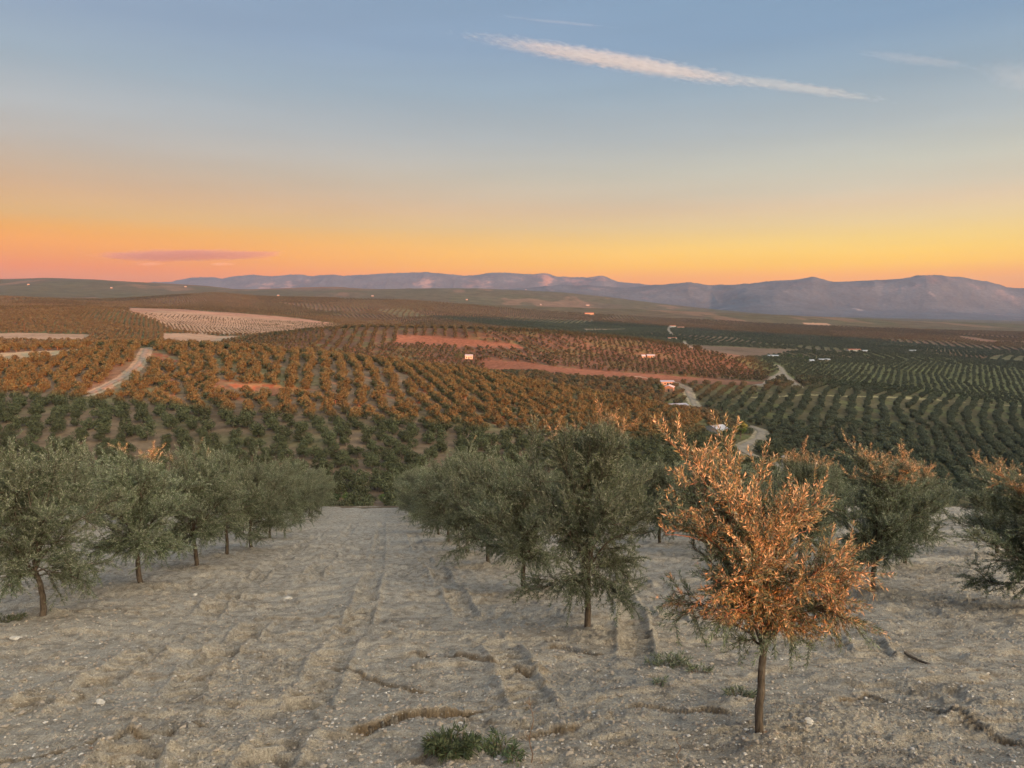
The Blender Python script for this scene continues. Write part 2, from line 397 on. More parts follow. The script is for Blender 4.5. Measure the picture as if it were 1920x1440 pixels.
def m_land(name='farmland_soil', far=False):
    m, nt, b = mat(name)
    p = wpos(nt)
    at = nd(nt, 'ShaderNodeAttribute', attribute_name='soil')
    n1 = noise(nt, p, .012 if not far else .002, 5); n2 = noise(nt, p, .25 if not far else .02, 5, .65)
    hs = nd(nt, 'ShaderNodeHueSaturation'); nt.links.new(at.outputs['Color'], hs.inputs['Color'])
    mm = nd(nt, 'ShaderNodeMath', operation='MULTIPLY')
    nt.links.new(mrange(nt, n1.outputs[0], .3, .7, .78, 1.22), mm.inputs[0]); nt.links.new(mrange(nt, n2.outputs[0], .3, .7, .7, 1.3), mm.inputs[1])
    nt.links.new(mm.outputs[0], hs.inputs['Value'])
    nt.links.new(hs.outputs[0], b.inputs['Base Color'])
    bump(nt, b, n2.outputs[0], .8 if not far else .3, .5 if not far else 8)
    b.inputs['Roughness'].default_value = 1; b.inputs['Specular IOR Level'].default_value = .0
    return m
def m_leaf(name, top, under, var=.35, transl=.15):
    m, nt, b = mat(name)
    at = nd(nt, 'ShaderNodeAttribute', attribute_name='rnd')
    oi = nd(nt, 'ShaderNodeObjectInfo')
    g = nd(nt, 'ShaderNodeNewGeometry')
    c = mix(nt, g.outputs['Backfacing'], top, under)
    hs = nd(nt, 'ShaderNodeHueSaturation'); nt.links.new(c, hs.inputs['Color'])
    mm = nd(nt, 'ShaderNodeMath', operation='MULTIPLY')
    nt.links.new(mrange(nt, at.outputs['Fac'], 0, 1, 1 - var, 1 + var), mm.inputs[0]); nt.links.new(mrange(nt, oi.outputs['Random'], 0, 1, .8, 1.2), mm.inputs[1])
    nt.links.new(mm.outputs[0], hs.inputs['Value'])
    hn = noise(nt, wpos(nt), 1.3, 2)
    ha = nd(nt, 'ShaderNodeMath', operation='ADD')
    nt.links.new(mrange(nt, oi.outputs['Random'], 0, 1, -.012, .010), ha.inputs[0]); nt.links.new(mrange(nt, hn.outputs[0], .35, .65, .482, .512), ha.inputs[1])
    nt.links.new(ha.outputs[0], hs.inputs['Hue'])
    nt.links.new(hs.outputs[0], b.inputs['Base Color'])
    b.inputs['Roughness'].default_value = .6; b.inputs['Specular IOR Level'].default_value = .15
    if transl:
        t = nd(nt, 'ShaderNodeBsdfTranslucent'); nt.links.new(hs.outputs[0], t.inputs[0])
        ms = nd(nt, 'ShaderNodeMixShader'); ms.inputs[0].default_value = transl
        nt.links.new(b.outputs[0], ms.inputs[1]); nt.links.new(t.outputs[0], ms.inputs[2])
        nt.links.new(ms.outputs[0], nt.nodes['Material Output'].inputs[0])
    return m
def m_bark(name, col):
    m, nt, b = mat(name)
    tcn = nd(nt, 'ShaderNodeTexCoord')
    mp = nd(nt, 'ShaderNodeMapping'); mp.inputs['Scale'].default_value = (1, 1, .22); nt.links.new(tcn.outputs['Object'], mp.inputs[0])
    n = noise(nt, mp.outputs[0], 38, 5, .65); n2 = noise(nt, tcn.outputs['Object'], 5, 4)
    c = mix(nt, mrange(nt, n.outputs[0], .35, .65), tuple(v * .45 for v in col), tuple(v * 1.35 for v in col))
    c = mix(nt, mrange(nt, n2.outputs[0], .5, .75, 0, .6), c, (.24, .20, .155))
    nt.links.new(c, b.inputs['Base Color']); bump(nt, b, n.outputs[0], .9, .012)
    return m
M = {}
M['ground'] = m_ground()
M['land'] = m_land(); M['mount'] = m_land('mountain_rock_haze_tint', True)
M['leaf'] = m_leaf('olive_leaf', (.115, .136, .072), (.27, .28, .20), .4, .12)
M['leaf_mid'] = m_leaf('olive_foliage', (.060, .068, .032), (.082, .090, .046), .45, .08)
M['leaf_shade'] = m_leaf('shade_toned_foliage', (.050, .060, .036), (.064, .076, .047), .4, .05)  # darker copy of the olive leaves, shade painted into the colour
M['leaf_far'] = m_leaf('dimmed_olive_foliage', (.036, .048, .026), (.050, .062, .036), .45, .08)  # leaf colour darkened to hold down the sunlight on far groves
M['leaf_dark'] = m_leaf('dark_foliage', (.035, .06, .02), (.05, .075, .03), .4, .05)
M['leaf_green'] = m_leaf('green_foliage', (.08, .12, .03), (.10, .14, .04), .4, .1)
M['bark'] = m_bark('olive_bark', (.105, .078, .055))
M['weed'] = m_leaf('weed_leaf', (.075, .10, .045), (.13, .155, .085), .4, .15)
M['straw'] = m_simple('dry_stalk', (.20, .12, .07))
M['road'] = m_simple('chalk_track', (.23, .195, .145), .3, .4, 1.0)
M['stone'] = m_simple('pale_stone', (.50, .45, .37), .25, 12, .9, .01)
M['white'] = m_simple('white_render', (.38, .36, .33), .12, .5)
M['cream'] = m_simple('cream_render', (.28, .23, .17), .15, .5)
M['brick'] = m_simple('earth_brick', (.20, .14, .10), .15, 1)
M['roof_grey'] = m_simple('grey_sheet_roof', (.26, .29, .33), .12, .4, .6)
M['roof_white'] = m_simple('pale_sheet_roof', (.36, .38, .40), .1, .4, .6)
M['roof_tile'] = m_simple('clay_tile_roof', (.30, .13, .08), .25, 1.2)
M['dark'] = m_simple('dark_opening', (.03, .028, .026), .2, 1)
M['concrete'] = m_simple('weathered_concrete', (.42, .38, .33), .2, 1.5)

# ================================================================== foreground layout
def plane_pt(px, py):
    x, y, z = hit(px, py)
    return x, y
RIGHT = [plane_pt(*p) for p in ((1422, 1390), (1101, 1180), (983, 1110), (917, 1062), (875, 1040))]
LEFT = [plane_pt(*p) for p in ((78, 1160), (265, 1103), (370, 1066), (425, 1046), (472, 1030))]
def extend(row, d, sp, ymax):
    x, y = row[-1]
    r = list(row)
    while y + sp < ymax:
        y += sp * random.uniform(.93, 1.07); x += d * sp
        r.append((x + random.uniform(-.15, .15), y))
    return r
DROW = -.188
RIGHT = extend(RIGHT, DROW, 5.0, 74)
LEFT = extend(LEFT, DROW - .01, 5.0, 74)
LEFT2 = extend([(-20.2, 24.5)], DROW - .02, 5.2, 74)
LEFT3 = extend([(-30.5, 36)], DROW - .02, 5.2, 74)
R2 = extend([plane_pt(1638, 1114), plane_pt(1500, 1075)], DROW, 5.2, 74)
R3 = extend([plane_pt(1942, 1145), plane_pt(1698, 1060)], DROW + .02, 5.4, 74)
R4 = extend([plane_pt(1870, 1040)], DROW + .04, 5.4, 74)
R5 = extend([(29, 38)], DROW + .04, 5.4, 74)
FG = []
for nm, row in (('R', RIGHT), ('L', LEFT), ('L2', LEFT2), ('L3', LEFT3), ('R2', R2), ('R3', R3), ('R4', R4), ('R5', R5)):
    for k, (x, y) in enumerate(row): FG.append((nm, k, x, y))

# rills and wheel ruts as world-space polylines
def poly_px(pts): return np.array([plane_pt(*p) for p in pts])
def resample(P, step):
    d = np.r_[0, np.cumsum(np.hypot(*np.diff(P, axis=0).T))]
    n = max(2, int(d[-1] / step)); s = np.linspace(0, d[-1], n)
    Q = np.stack([np.interp(s, d, P[:, 0]), np.interp(s, d, P[:, 1])], 1)
    return Q, s
RILLS = [([(-40, 1436), (60, 1418), (150, 1402), (230, 1378), (300, 1372), (345, 1356), (420, 1350)], .11),
         ([(622, 1382), (690, 1374), (760, 1352), (850, 1342), (945, 1326)], .085),
         ([(940, 1396), (1010, 1376), (1060, 1368), (1120, 1346)], .06),
         ([(740, 1450), (800, 1425), (850, 1396), (900, 1392)], .07),
         ([(740, 1232), (780, 1222), (850, 1236), (920, 1250), (990, 1262), (1060, 1258)], .06),
         ([(1000, 1212), (1060, 1208), (1120, 1228), (1160, 1224)], .05),
         ([(1690, 1318), (1780, 1350), (1860, 1372), (1960, 1400)], .06),
         ([(1560, 1330), (1620, 1300), (1700, 1330)], .05),
         ([(1150, 1330), (1230, 1322), (1330, 1335), (1410, 1350)], .05),
         ([(600, 1250), (680, 1262), (760, 1290), (830, 1300)], .04),
         ([(1740, 1120), (1800, 1125), (1860, 1120)], .05),
         ([(1640, 1075), (1720, 1085), (1790, 1080)], .04)]
RUTS = [[(230, 1450), (300, 1375), (330, 1320), (380, 1250), (470, 1180), (560, 1110), (625, 1040), (665, 980)],
        [(480, 1450), (560, 1370), (590, 1300), (640, 1210), (680, 1150), (700, 1080), (712, 1020), (716, 975)],
        [(60, 1330), (150, 1290), (240, 1250), (330, 1190), (420, 1120), (520, 1060), (600, 1000)],
        [(1195, 1230), (1190, 1180), (1180, 1130), (1150, 1090), (1110, 1050)],
        [(1280, 1200), (1265, 1160), (1235, 1125), (1200, 1095)],
        [(1000, 1320), (960, 1250), (900, 1180), (850, 1110), (800, 1050), (770, 1000)],
        [(1750, 1290), (1650, 1240), (1600, 1180), (1580, 1140)]]

def relief(x, y):
    """small forms of the ploughed field: clods, ruts with lug marks, rills, mounds round the trunks"""
    n = len(x)
    z = .10 * fbm(x / 2.6, y / 2.6, 3, 31) + .045 * fbm(x / .62, y / .5, 3, 37)
    z += .032 * fbm(x / .95, y / .24, 4, 39, .55)
    near = y < 45
    z0 = z.copy(); rough = np.clip(.42 + 1.3 * fbm(x / 1.7, y / 1.1, 3, 43), .15, 1.5)
    c = fbm(x[near] / .17, y[near] / .13, 4, 41, .6)
    z[near] += .050 * c + .03 * np.clip(fbm(x[near] / .3, y[near] / .3, 3, 47), .25, 1)
    z[near] += .035 * (np.abs(fbm(x[near] / .12, y[near] / .10, 3, 57)) ** .7 - .3) + .012 * np.abs(fbm(x[near] / .05, y[near] / .05, 2, 58))
    z[near] += .010 * fbm(x[near] / .045, y[near] / .045, 2, 53)
    small = (z - z0) * rough; z = z0; packed = np.zeros(len(x))
    # low steps where run-off has cut little edges into the crust
    st = fbm(x / 1.5, y / .7, 3, 61)
    z += .07 * (1 / (1 + np.exp(-(st - .12) * 45))) + .05 * (1 / (1 + np.exp(-(st + .25) * 45)))
    recess_shade = .6 * np.exp(-((st - .12) / .022) ** 2) * np.clip(fbm(x / 2.2, y / 2.2, 2, 62) * 3, 0, 1)
    for pts, depth in RILLS:
        P, s = resample(poly_px(pts), .04)
        wob = .10 * fbm(s / .3, s * 0 + depth * 100, 3, 67)
        m = (x > P[:, 0].min() - .8) & (x < P[:, 0].max() + .8) & (y > P[:, 1].min() - .8) & (y < P[:, 1].max() + .8)
        ids = np.nonzero(m)[0]
        for c0 in range(0, len(ids), 40000):
            ii = ids[c0:c0 + 40000]
            dx = x[ii, None] - P[None, :, 0]; dy = y[ii, None] - P[None, :, 1] - wob[None]
            d2 = dx * dx + dy * dy; j = d2.argmin(1)
            dd = np.sqrt(d2[np.arange(len(ii)), j]); sg = np.sign(dy[np.arange(len(ii)), j])
            e = np.minimum(j, len(P) - 1 - j) * .04; fade = np.clip(e / .35, 0, 1) * np.clip(.85 + .7 * fbm(j * .04 / .3, j * 0. + depth * 50, 3, 68), .45, 1.3)
            sd = dd * sg                                # >0 : uphill/far side keeps its crust, near side is cut down
            dep = np.where(sd < 0, np.exp(-(-sd / .16)), np.exp(-(sd / .018) ** 2) * 1.0)
            lip = .35 * np.exp(-((sd - .07) / .06) ** 2)
            z[ii] += depth * fade * (-dep + lip)
            recess_shade[ii] = np.maximum(recess_shade[ii], fade * np.exp(-(sd / .035) ** 2) * 1.1)
    for pts in RUTS:
        P, s = resample(poly_px(pts), .05)
        T = np.gradient(P, axis=0); T /= np.hypot(T[:, 0], T[:, 1])[:, None]
        m = (x > P[:, 0].min() - .6) & (x < P[:, 0].max() + .6) & (y > P[:, 1].min() - .6) & (y < P[:, 1].max() + .6)
        ids = np.nonzero(m)[0]
        for c0 in range(0, len(ids), 30000):
            ii = ids[c0:c0 + 30000]
            dx = x[ii, None] - P[None, :, 0]; dy = y[ii, None] - P[None, :, 1]
            j = (dx * dx + dy * dy).argmin(1); r = np.arange(len(ii))
            a = dx[r, j] * T[j, 0] + dy[r, j] * T[j, 1]; l = -dx[r, j] * T[j, 1] + dy[r, j] * T[j, 0]
            al = s[j] + a
            near2 = (np.abs(l) < .6) & (np.abs(a) < .2)
            prof = 1 / (1 + np.exp((np.abs(l) - .21) / .025))
            fade = np.clip(fbm(al / 1.1, al * 0 + s[-1], 2, 71) * 2.2 + .75, 0, 1)
            lug = np.sin(2 * np.pi * (al / .23 + np.abs(l) * 2.2))
            lug = np.tanh(2.2 * lug)
            packed[ii] = np.maximum(packed[ii], np.where(near2, prof * fade, 0))
            recess_shade[ii] = np.maximum(recess_shade[ii], np.where(near2, .42 * prof * fade * np.clip(-lug, 0, 1), 0))  # shade painted into the low parts of the lug prints
            z[ii] += np.where(near2, fade * (prof * (-.06 + .05 * lug) + .055 * np.exp(-((np.abs(l) - .29) / .06) ** 2)), 0)
    for nm, k, tx, ty in FG:
        d2 = ((x - tx) ** 2 + ((y - ty) * 1.1) ** 2)
        m = d2 < 4
        if m.any():
            hh = .09 * np.exp(-d2[m] / .22) * (1 + .5 * fbm(x[m] / .12, y[m] / .12, 3, 83))
            z[m] += hh
    z += small * (1 - .85 * packed) - .10
    return z, np.clip(recess_shade, 0, 1)

def grid_faces(nr, nc, flip=False):
    i = np.arange(nr - 1)[:, None] * nc + np.arange(nc - 1)[None, :]
    i = i.ravel()
    f = np.stack([i, i + 1, i + nc + 1, i + nc], 1)
    return f[:, ::-1] if flip else f

# dense near field
NCOL = 1150
ug = np.concatenate([np.linspace(-1.15, -.74, 90)[:-1], np.linspace(-.74, .74, NCOL), np.linspace(.74, 1.15, 90)[1:]])
yg = [1.6]
while yg[-1] < 71: yg.append(yg[-1] + max(.0085, (yg[-1]) ** 2 * .000235 + .002))
yg = np.array(yg)
XX = (ug[None, :] * (yg[:, None] + 1.0)).ravel(); YY = np.repeat(yg, len(ug))
zr, recess_shade = relief(XX, YY)
edge = np.clip((YY - 1.6) / 1.5, 0, 1)
ZZ = land(XX, YY) + zr
GV = np.stack([XX, YY, ZZ], 1)
me = np_mesh('ground', GV, grid_faces(len(yg), len(ug)), M['ground'], smooth=True, attrs={'recess_shade': recess_shade})
g = link('ground', me); tag(g, kind='structure')
print('ground verts', len(GV), 'rows', len(yg))
def ground_z(x, y):
    """height of the near field at a point, taken from the dense grid"""
    j = min(max(int(np.searchsorted(yg, y)) - 1, 0), len(yg) - 2)
    i = min(max(int(np.searchsorted(ug, x / (y + 1.0))) - 1, 0), len(ug) - 2)
    k = j * len(ug) + i
    return float(ZZ[[k, k + 1, k + len(ug), k + len(ug) + 1]].mean())
# the brow of the hill behind and beside the viewer (unseen, shaped for the shade it throws)
gx = np.concatenate([np.linspace(-240, -40, 60)[:-1], np.linspace(-40, 60, 160)[:-1], np.linspace(60, 3000, 220)])
gy = np.concatenate([np.linspace(-460, -20, 70)[:-1], np.linspace(-20, 10, 60)[:-1], np.linspace(10, 71, 60)])
gX, gY = [a.ravel() for a in np.meshgrid(gx, gy)]
gZ = near_h(gX, gY) + .12 * fbm(gX / 3, gY / 3, 4, 91)
inside = (gY > 1.2) & (np.abs(gX) < 1.16 * (gY + 1.6) + .5)
gZ = np.where(inside, gZ - .45, gZ - .02)
far_side = np.clip((gY - 5) / 60, 0, 1) * np.clip((gX - 80) / 100, 0, 1)
gZ -= far_side * 25
me = np_mesh('hill_brow', np.stack([gX, gY, gZ], 1), grid_faces(len(gy), len(gx)), M['ground'], smooth=True)
g2 = link('shade_hillside', me); tag(g2, kind='structure')

# ================================================================== fields, tracks, parcels on the far land
def world_poly(pts, ymin=80):
    return np.array([hit(px, py, ymin)[:2] for px, py in pts])
def inpoly(x, y, P):
    c = np.zeros(len(x), bool); n = len(P)
    j = n - 1
    for i in range(n):
        xi, yi, xj, yj = P[i, 0], P[i, 1], P[j, 0], P[j, 1]
        c ^= ((yi > y) != (yj > y)) & (x < (xj - xi) * (y - yi) / (yj - yi + 1e-9) + xi)
        j = i
    return c
RED = (.18, .10, .066); TAN = (.29, .23, .16); PALE = (.27, .215, .15); BROWN = (.17, .12, .085)
FIELDS = [  # polygon, colour, trees allowed
 ([(742, 629), (830, 633), (975, 646), (990, 656), (900, 652), (800, 648), (745, 645)], RED),
 ([(905, 675), (960, 677), (1060, 690), (1190, 700), (1290, 707), (1440, 716), (1400, 722), (1300, 720), (1180, 713), (1050, 706), (905, 694)], RED),
 ([(-60, 664), (100, 657), (195, 652), (190, 656), (120, 664), (0, 681), (-60, 690)], (.36, .30, .19)),
 ([(-60, 626), (60, 624), (170, 628), (165, 640), (60, 640), (-60, 636)], TAN),
 ([(300, 625), (380, 626), (475, 630), (430, 640), (400, 645), (315, 645)], TAN),
 ([(1288, 647), (1370, 650), (1500, 656), (1470, 662), (1440, 668), (1380, 672), (1320, 658)], BROWN),
 ([(1090, 617), (1180, 617), (1170, 619), (1100, 621)], TAN),
 ([(215, 577), (262, 578), (400, 585), (520, 593), (650, 610), (560, 604), (450, 598), (350, 591), (290, 588), (250, 586)], (.27, .19, .135)),
 ([(1505, 605), (1550, 606), (1560, 610), (1510, 610)], TAN),
 ([(1800, 630), (1860, 638), (1900, 641), (1850, 643), (1800, 634)], BROWN),
 ([(1340, 750), (1700, 748), (1920, 760), (1990, 770), (1920, 762), (1700, 745)], (.25, .22, .12)),
]
PALE_F = [(262, 586), (300, 582), (400, 590), (500, 597), (600, 606), (665, 613), (600, 622), (500, 630), (400, 626), (330, 622), (300, 605)]
FW = [(world_poly(p), c) for p, c in FIELDS]
PALE_W = world_poly(PALE_F, 1000)
# rust-red bank and gully on the sunny hill
BANKS = [world_poly([(283, 662), (300, 664), (340, 680), (330, 690), (300, 682), (280, 680), (270, 672)]),
         world_poly([(415, 728), (430, 716), (500, 722), (600, 736), (625, 746), (560, 742), (470, 742), (420, 738)])]
TRACKS = [  # pixel polyline, width m
 ([(276, 652), (272, 662), (264, 680), (240, 703), (205, 722), (160, 742)], 2.4),
 ([(1286, 726), (1290, 735), (1297, 748), (1303, 760), (1312, 771)], 3.6),
 ([(1398, 797), (1418, 802), (1429, 810), (1424, 824), (1404, 832), (1388, 842), (1395, 850), (1420, 858), (1445, 868), (1478, 883), (1510, 905)], 3.4),
 ([(1455, 684), (1463, 689), (1468, 697), (1450, 708), (1420, 724)], 4.5),
 ([(1467, 696), (1480, 710), (1497, 727)], 4.0),
 ([(1283, 641), (1286, 648), (1296, 654)], 6),
 ([(1256, 612), (1253, 619), (1260, 628)], 6),
 ([(1190, 705), (1230, 712), (1262, 717), (1286, 727)], 3),
]
TW = []
for pts, w in TRACKS:
    P = np.array([hit(px, py, 80)[:2] for px, py in pts])
    Q, s = resample(P, 3.0)
    k = 7
    if len(Q) > 20:
        for c in (0, 1): Q[:, c] = np.convolve(np.pad(Q[:, c], k // 2, 'edge'), np.ones(k) / k, 'valid')
    TW.append((Q, w))
def track_dist(x, y):
    d = np.full(len(x), 1e9)
    for Q, w in TW:
        m = (x > Q[:, 0].min() - 15) & (x < Q[:, 0].max() + 15) & (y > Q[:, 1].min() - 15) & (y < Q[:, 1].max() + 15)
        ii = np.nonzero(m)[0]
        if len(ii):
            dd = np.sqrt(((x[ii, None] - Q[None, :, 0]) ** 2 + (y[ii, None] - Q[None, :, 1]) ** 2)).min(1) - w / 2
            d[ii] = np.minimum(d[ii], dd)
    return d
# parcels: each plantation has its own row direction
def pw(px, py): return hit(px, py, 120)[:2]
SEEDS = [  # (x, y, row angle from +Y, row gap, tree gap)
 (*pw(250, 720), -25, 6.8, 5.6), (*pw(100, 780), -32, 6.8, 5.8), (*pw(600, 720), -13, 8.0, 4.8), (*pw(900, 750), -17, 7.6, 4.8), (*pw(450, 830), -22, 7.4, 5.8), (*pw(850, 850), -30, 7.2, 5.8),
 (*pw(1200, 800), -48, 7.6, 5.4), (*pw(1500, 850), 34, 7.4, 5.8), (*pw(1700, 870), 24, 7.4, 5.8), (*pw(1880, 860), 30, 7.4, 5.8), (*pw(1600, 770), 27, 11, 5.6), (*pw(1850, 790), 32, 10.5, 5.6),
 (*pw(1050, 730), -40, 8.0, 6), (*pw(1400, 745), 22, 10, 6),
 (*pw(850, 624), -6, 12, 6.4), (*pw(540, 645), 48, 12, 6.4), (*pw(700, 640), -5, 11.5, 5.8), (*pw(760, 665), 58, 10.5, 6.8), (*pw(1150, 665), -56, 12, 7), (*pw(1250, 695), -50, 11.5, 7), (*pw(1000, 640), -30, 11.5, 7),
 (*pw(1600, 700), -62, 13, 7), (*pw(1750, 670), 18, 17, 7), (*pw(1850, 710), -58, 13, 7), (*pw(1550, 640), 14, 17, 7),
 (*pw(100, 605), 72, 11, 6.5), (*pw(230, 600), 64, 11, 6.5), (*pw(240, 635), 40, 13, 6), (*pw(450, 605), 12, 17, 9), (*pw(600, 615), 8, 17, 9)]
SEEDS = np.array(SEEDS)
SEEDS[:14, 3:5] *= .88
rs = np.random.default_rng(12)
ex = []
for _ in range(260):
    y = math.exp(rs.uniform(math.log(1500), math.log(5200))); x = rs.uniform(-1, 1) * y * .95
    ex.append((x, y, rs.choice([-60, -35, -12, 6, 18, 40, 65]) + rs.uniform(-8, 8), rs.uniform(15, 21), rs.uniform(7.5, 10)))
SEEDS = np.vstack([SEEDS, np.array(ex)])
def parcel(x, y):
    """index of the plantation a point belongs to (distances measured on a mildly warped map)"""
    lx = x + 14 * np.sin(y / 55.) + 9 * np.sin(x / 37. + 2); ly = y + 16 * np.sin(x / 61.)
    best = np.full(len(x), 1e18); idx = np.zeros(len(x), int)
    for i, s in enumerate(SEEDS):
        d = ((lx - s[0]) ** 2 + ((ly - s[1]) * .7) ** 2)
        m = d < best; best[m] = d[m]; idx[m] = i
    return idx

# ---------------- far terrain mesh
NC2 = 1050
ug2 = np.concatenate([np.linspace(-1.3, -.76, 110)[:-1], np.linspace(-.76, .76, NC2), np.linspace(.76, 1.3, 110)[1:]])
yg2 = [70.0]
while yg2[-1] < 9200: yg2.append(yg2[-1] * 1.0058 + .05)
yg2 = np.array(yg2)
yg3 = np.concatenate([[yg2[-1]], np.linspace(yg2[-1] + 60, 21000, 190)])
def far_xyz(yy):
    X = (ug2[None, :] * yy[:, None]).ravel(); Y = np.repeat(yy, len(ug2))
    return X, Y, far_h(X, Y)
X2, Y2, Z2 = far_xyz(yg2)
Z2g = Z2.reshape(len(yg2), -1)
Z2g[0] -= .06
# colour of the soil by parcel and field
pid = parcel(X2, Y2)
prs = np.random.default_rng(5)
pal = np.array([(.13, .105, .066), (.145, .11, .07), (.12, .105, .062), (.15, .098, .065), (.11, .105, .06), (.14, .10, .07)])
pcol = pal[prs.integers(0, len(pal), len(SEEDS))]
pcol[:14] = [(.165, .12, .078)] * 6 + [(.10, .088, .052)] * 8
pcol[14:21] = (.125, .08, .054)
pcol[21:25] = (.115, .115, .06)
pcol[28:30] = PALE
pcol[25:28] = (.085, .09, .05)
col = pcol[pid]
# the grass between the rows here and there
gn = np.clip(fbm(X2 / 22, Y2 / 22, 3, 77) * 2.2, 0, 1)[:, None]
col = col * (1 - .45 * gn) + np.array((.13, .15, .06)) * .45 * gn
# beyond the planted trees the groves are a texture of dark crowns on the soil
fr = (Y2 > 3000)
hsh = prs.random(len(SEEDS))
gro = np.array((.075, .085, .05))
for_mask = np.clip((Y2 - 2900) / 700, 0, 1)[:, None]
fx = np.floor((X2 + 150 * np.sin(Y2 / 400)) / (330 + 0 * X2)); fy = np.floor((Y2 + 200 * np.sin(X2 / 500)) / 520)
hh = _hash(fx, fy, 99)[:, None]; hh2 = _hash(fx, fy, 98)[:, None]
farc = gro * (.95 - .45 * hh) + np.array((.13, .11, .085)) * .34 * hh
pt_ = np.clip((fbm(X2 / 260, Y2 / 700, 4, 123) - .33) * 9, 0, 1)[:, None]
farc = farc * (1 - pt_ * .4) + np.array((.20, .14, .10)) * pt_ * .4
col = col * (1 - for_mask) + farc * for_mask
warm_light = (np.clip((Y2 - 5900) / 500, 0, 1) * np.clip((-X2 - 800) / 900, 0, 1))[:, None]  # reddish evening light painted into the far left ridge
col = col * (1 - warm_light * .6) + np.array((.20, .12, .09)) * warm_light * .6
wx = X2 + 3.5 * fbm(X2 / 9, Y2 / 9, 3, 201); wy = Y2 + 5 * fbm(X2 / 12, Y2 / 12, 3, 202)
for P, c in FW:
    m = inpoly(wx, wy, P); col[m] = c
m = inpoly(X2, Y2, PALE_W) ; col[m] = PALE
for P in BANKS:
    m = inpoly(wx, wy, P) & (fbm(X2 / 4, Y2 / 4, 3, 203) > -.12); col[m] = (.18, .09, .055)
td = track_dist(X2, Y2)
m = td < 2.2; col[m] = col[m] * .4 + np.array((.36, .30, .21)) * .6
# the gully drops and shows its raw red side
c0 = np.array(pw(500, 730)); e = ((X2 - c0[0]) / 17) ** 2 + ((Y2 - c0[1]) / 7) ** 2
Z2 = Z2g.ravel(); Z2 -= 2.6 * np.exp(-e ** 2)
me = np_mesh('terrain', np.stack([X2, Y2, Z2], 1), grid_faces(len(yg2), len(ug2)), M['land'], smooth=True, colors={'soil': col})
t1 = link('terrain', me); tag(t1, kind='structure')
X3, Y3, Z3 = far_xyz(yg3)
c3 = np.tile(np.array((.065, .085, .095)), (len(X3), 1))  # blue of the haze painted into the mountain colour
rk = np.clip((ridged(X3 / 900, Y3 / 900, 5, 33) - .72) * 6, 0, 1)[:, None]
c3 = c3 * (1 - rk * .35) + np.array((.20, .17, .16)) * rk * .35
fl = np.clip((fbm(X3 / 900, Y3 / 1500, 4, 34) - .35) * 8, 0, 1)[:, None] * np.clip((10800 - Y3) / 800, 0, 1)[:, None]
c3 = c3 * (1 - fl * .6) + np.array((.26, .24, .20)) * fl * .6
def spot(px, py, rx, ry, c, ymin=9300):
    """pale scree, quarry or rock face at a place on the mountain side"""
    global c3
    hx, hy, hz = hit(px, py, ymin)
    nz = fbm(X3 / 160, Y3 / 160, 3, 44)
    w = .22 * np.clip(1.3 - np.sqrt(((X3 - hx) / rx) ** 2 + ((Y3 - hy) / ry) ** 2) * 1.5 + nz * 1.6, 0, 1)[:, None]
    c3 = c3 * (1 - w) + np.array(c) * w
for s in [(1022, 520, 260, 900, (.75, .42, .26)), (1080, 526, 420, 500, (.45, .27, .2)), (1125, 522, 260, 500, (.4, .26, .2)), (800, 532, 260, 500, (.5, .34, .27)), (900, 534, 350, 500, (.45, .31, .25)), (500, 536, 200, 400, (.5, .34, .27)), (535, 537, 160, 400, (.46, .32, .27)),
          (1742, 549, 60, 200, (.5, .46, .42)), (1612, 582, 90, 160, (.5, .48, .46)), (1880, 556, 260, 300, (.25, .21, .2)), (1750, 520, 350, 400, (.20, .13, .10))]:
    spot(*s)
# split the rows into the ranges that stand behind one another
me = np_mesh('mountains', np.stack([X3, Y3, Z3], 1), grid_faces(len(yg3), len(ug2)), M['mount'], smooth=True, colors={'soil': c3})
t2 = link('mountains', me); tag(t2, kind='structure')

# ---------------- the farm tracks
def ribbon(Q, w, lift, name):
    T = np.gradient(Q, axis=0); T /= np.hypot(T[:, 0], T[:, 1])[:, None]
    Nn = np.stack([-T[:, 1], T[:, 0]], 1)
    offs = np.linspace(-.5, .5, 7)
    V = []
    for o in offs:
        ww = w * (1 + .12 * np.sin(np.arange(len(Q)) * .7 + o * 3))
        p = Q + Nn * (o * ww)[:, None]
        z = far_h(p[:, 0], p[:, 1]) + lift - (.12 if abs(o) in (.5,) else 0) - .05 * (abs(abs(o) - .33) < .1)
        V.append(np.column_stack([p, z]))
    V = np.stack(V, 1).reshape(-1, 3)
    me = np_mesh(name, V, grid_faces(len(Q), len(offs), True), M['road'], smooth=True)
    o = link(name, me); tag(o, kind='structure'); return o
for k, (Q, w) in enumerate(TW):
    ribbon(Q, w, .35 if Q[:, 1].mean() < 900 else 1.0, 'track')

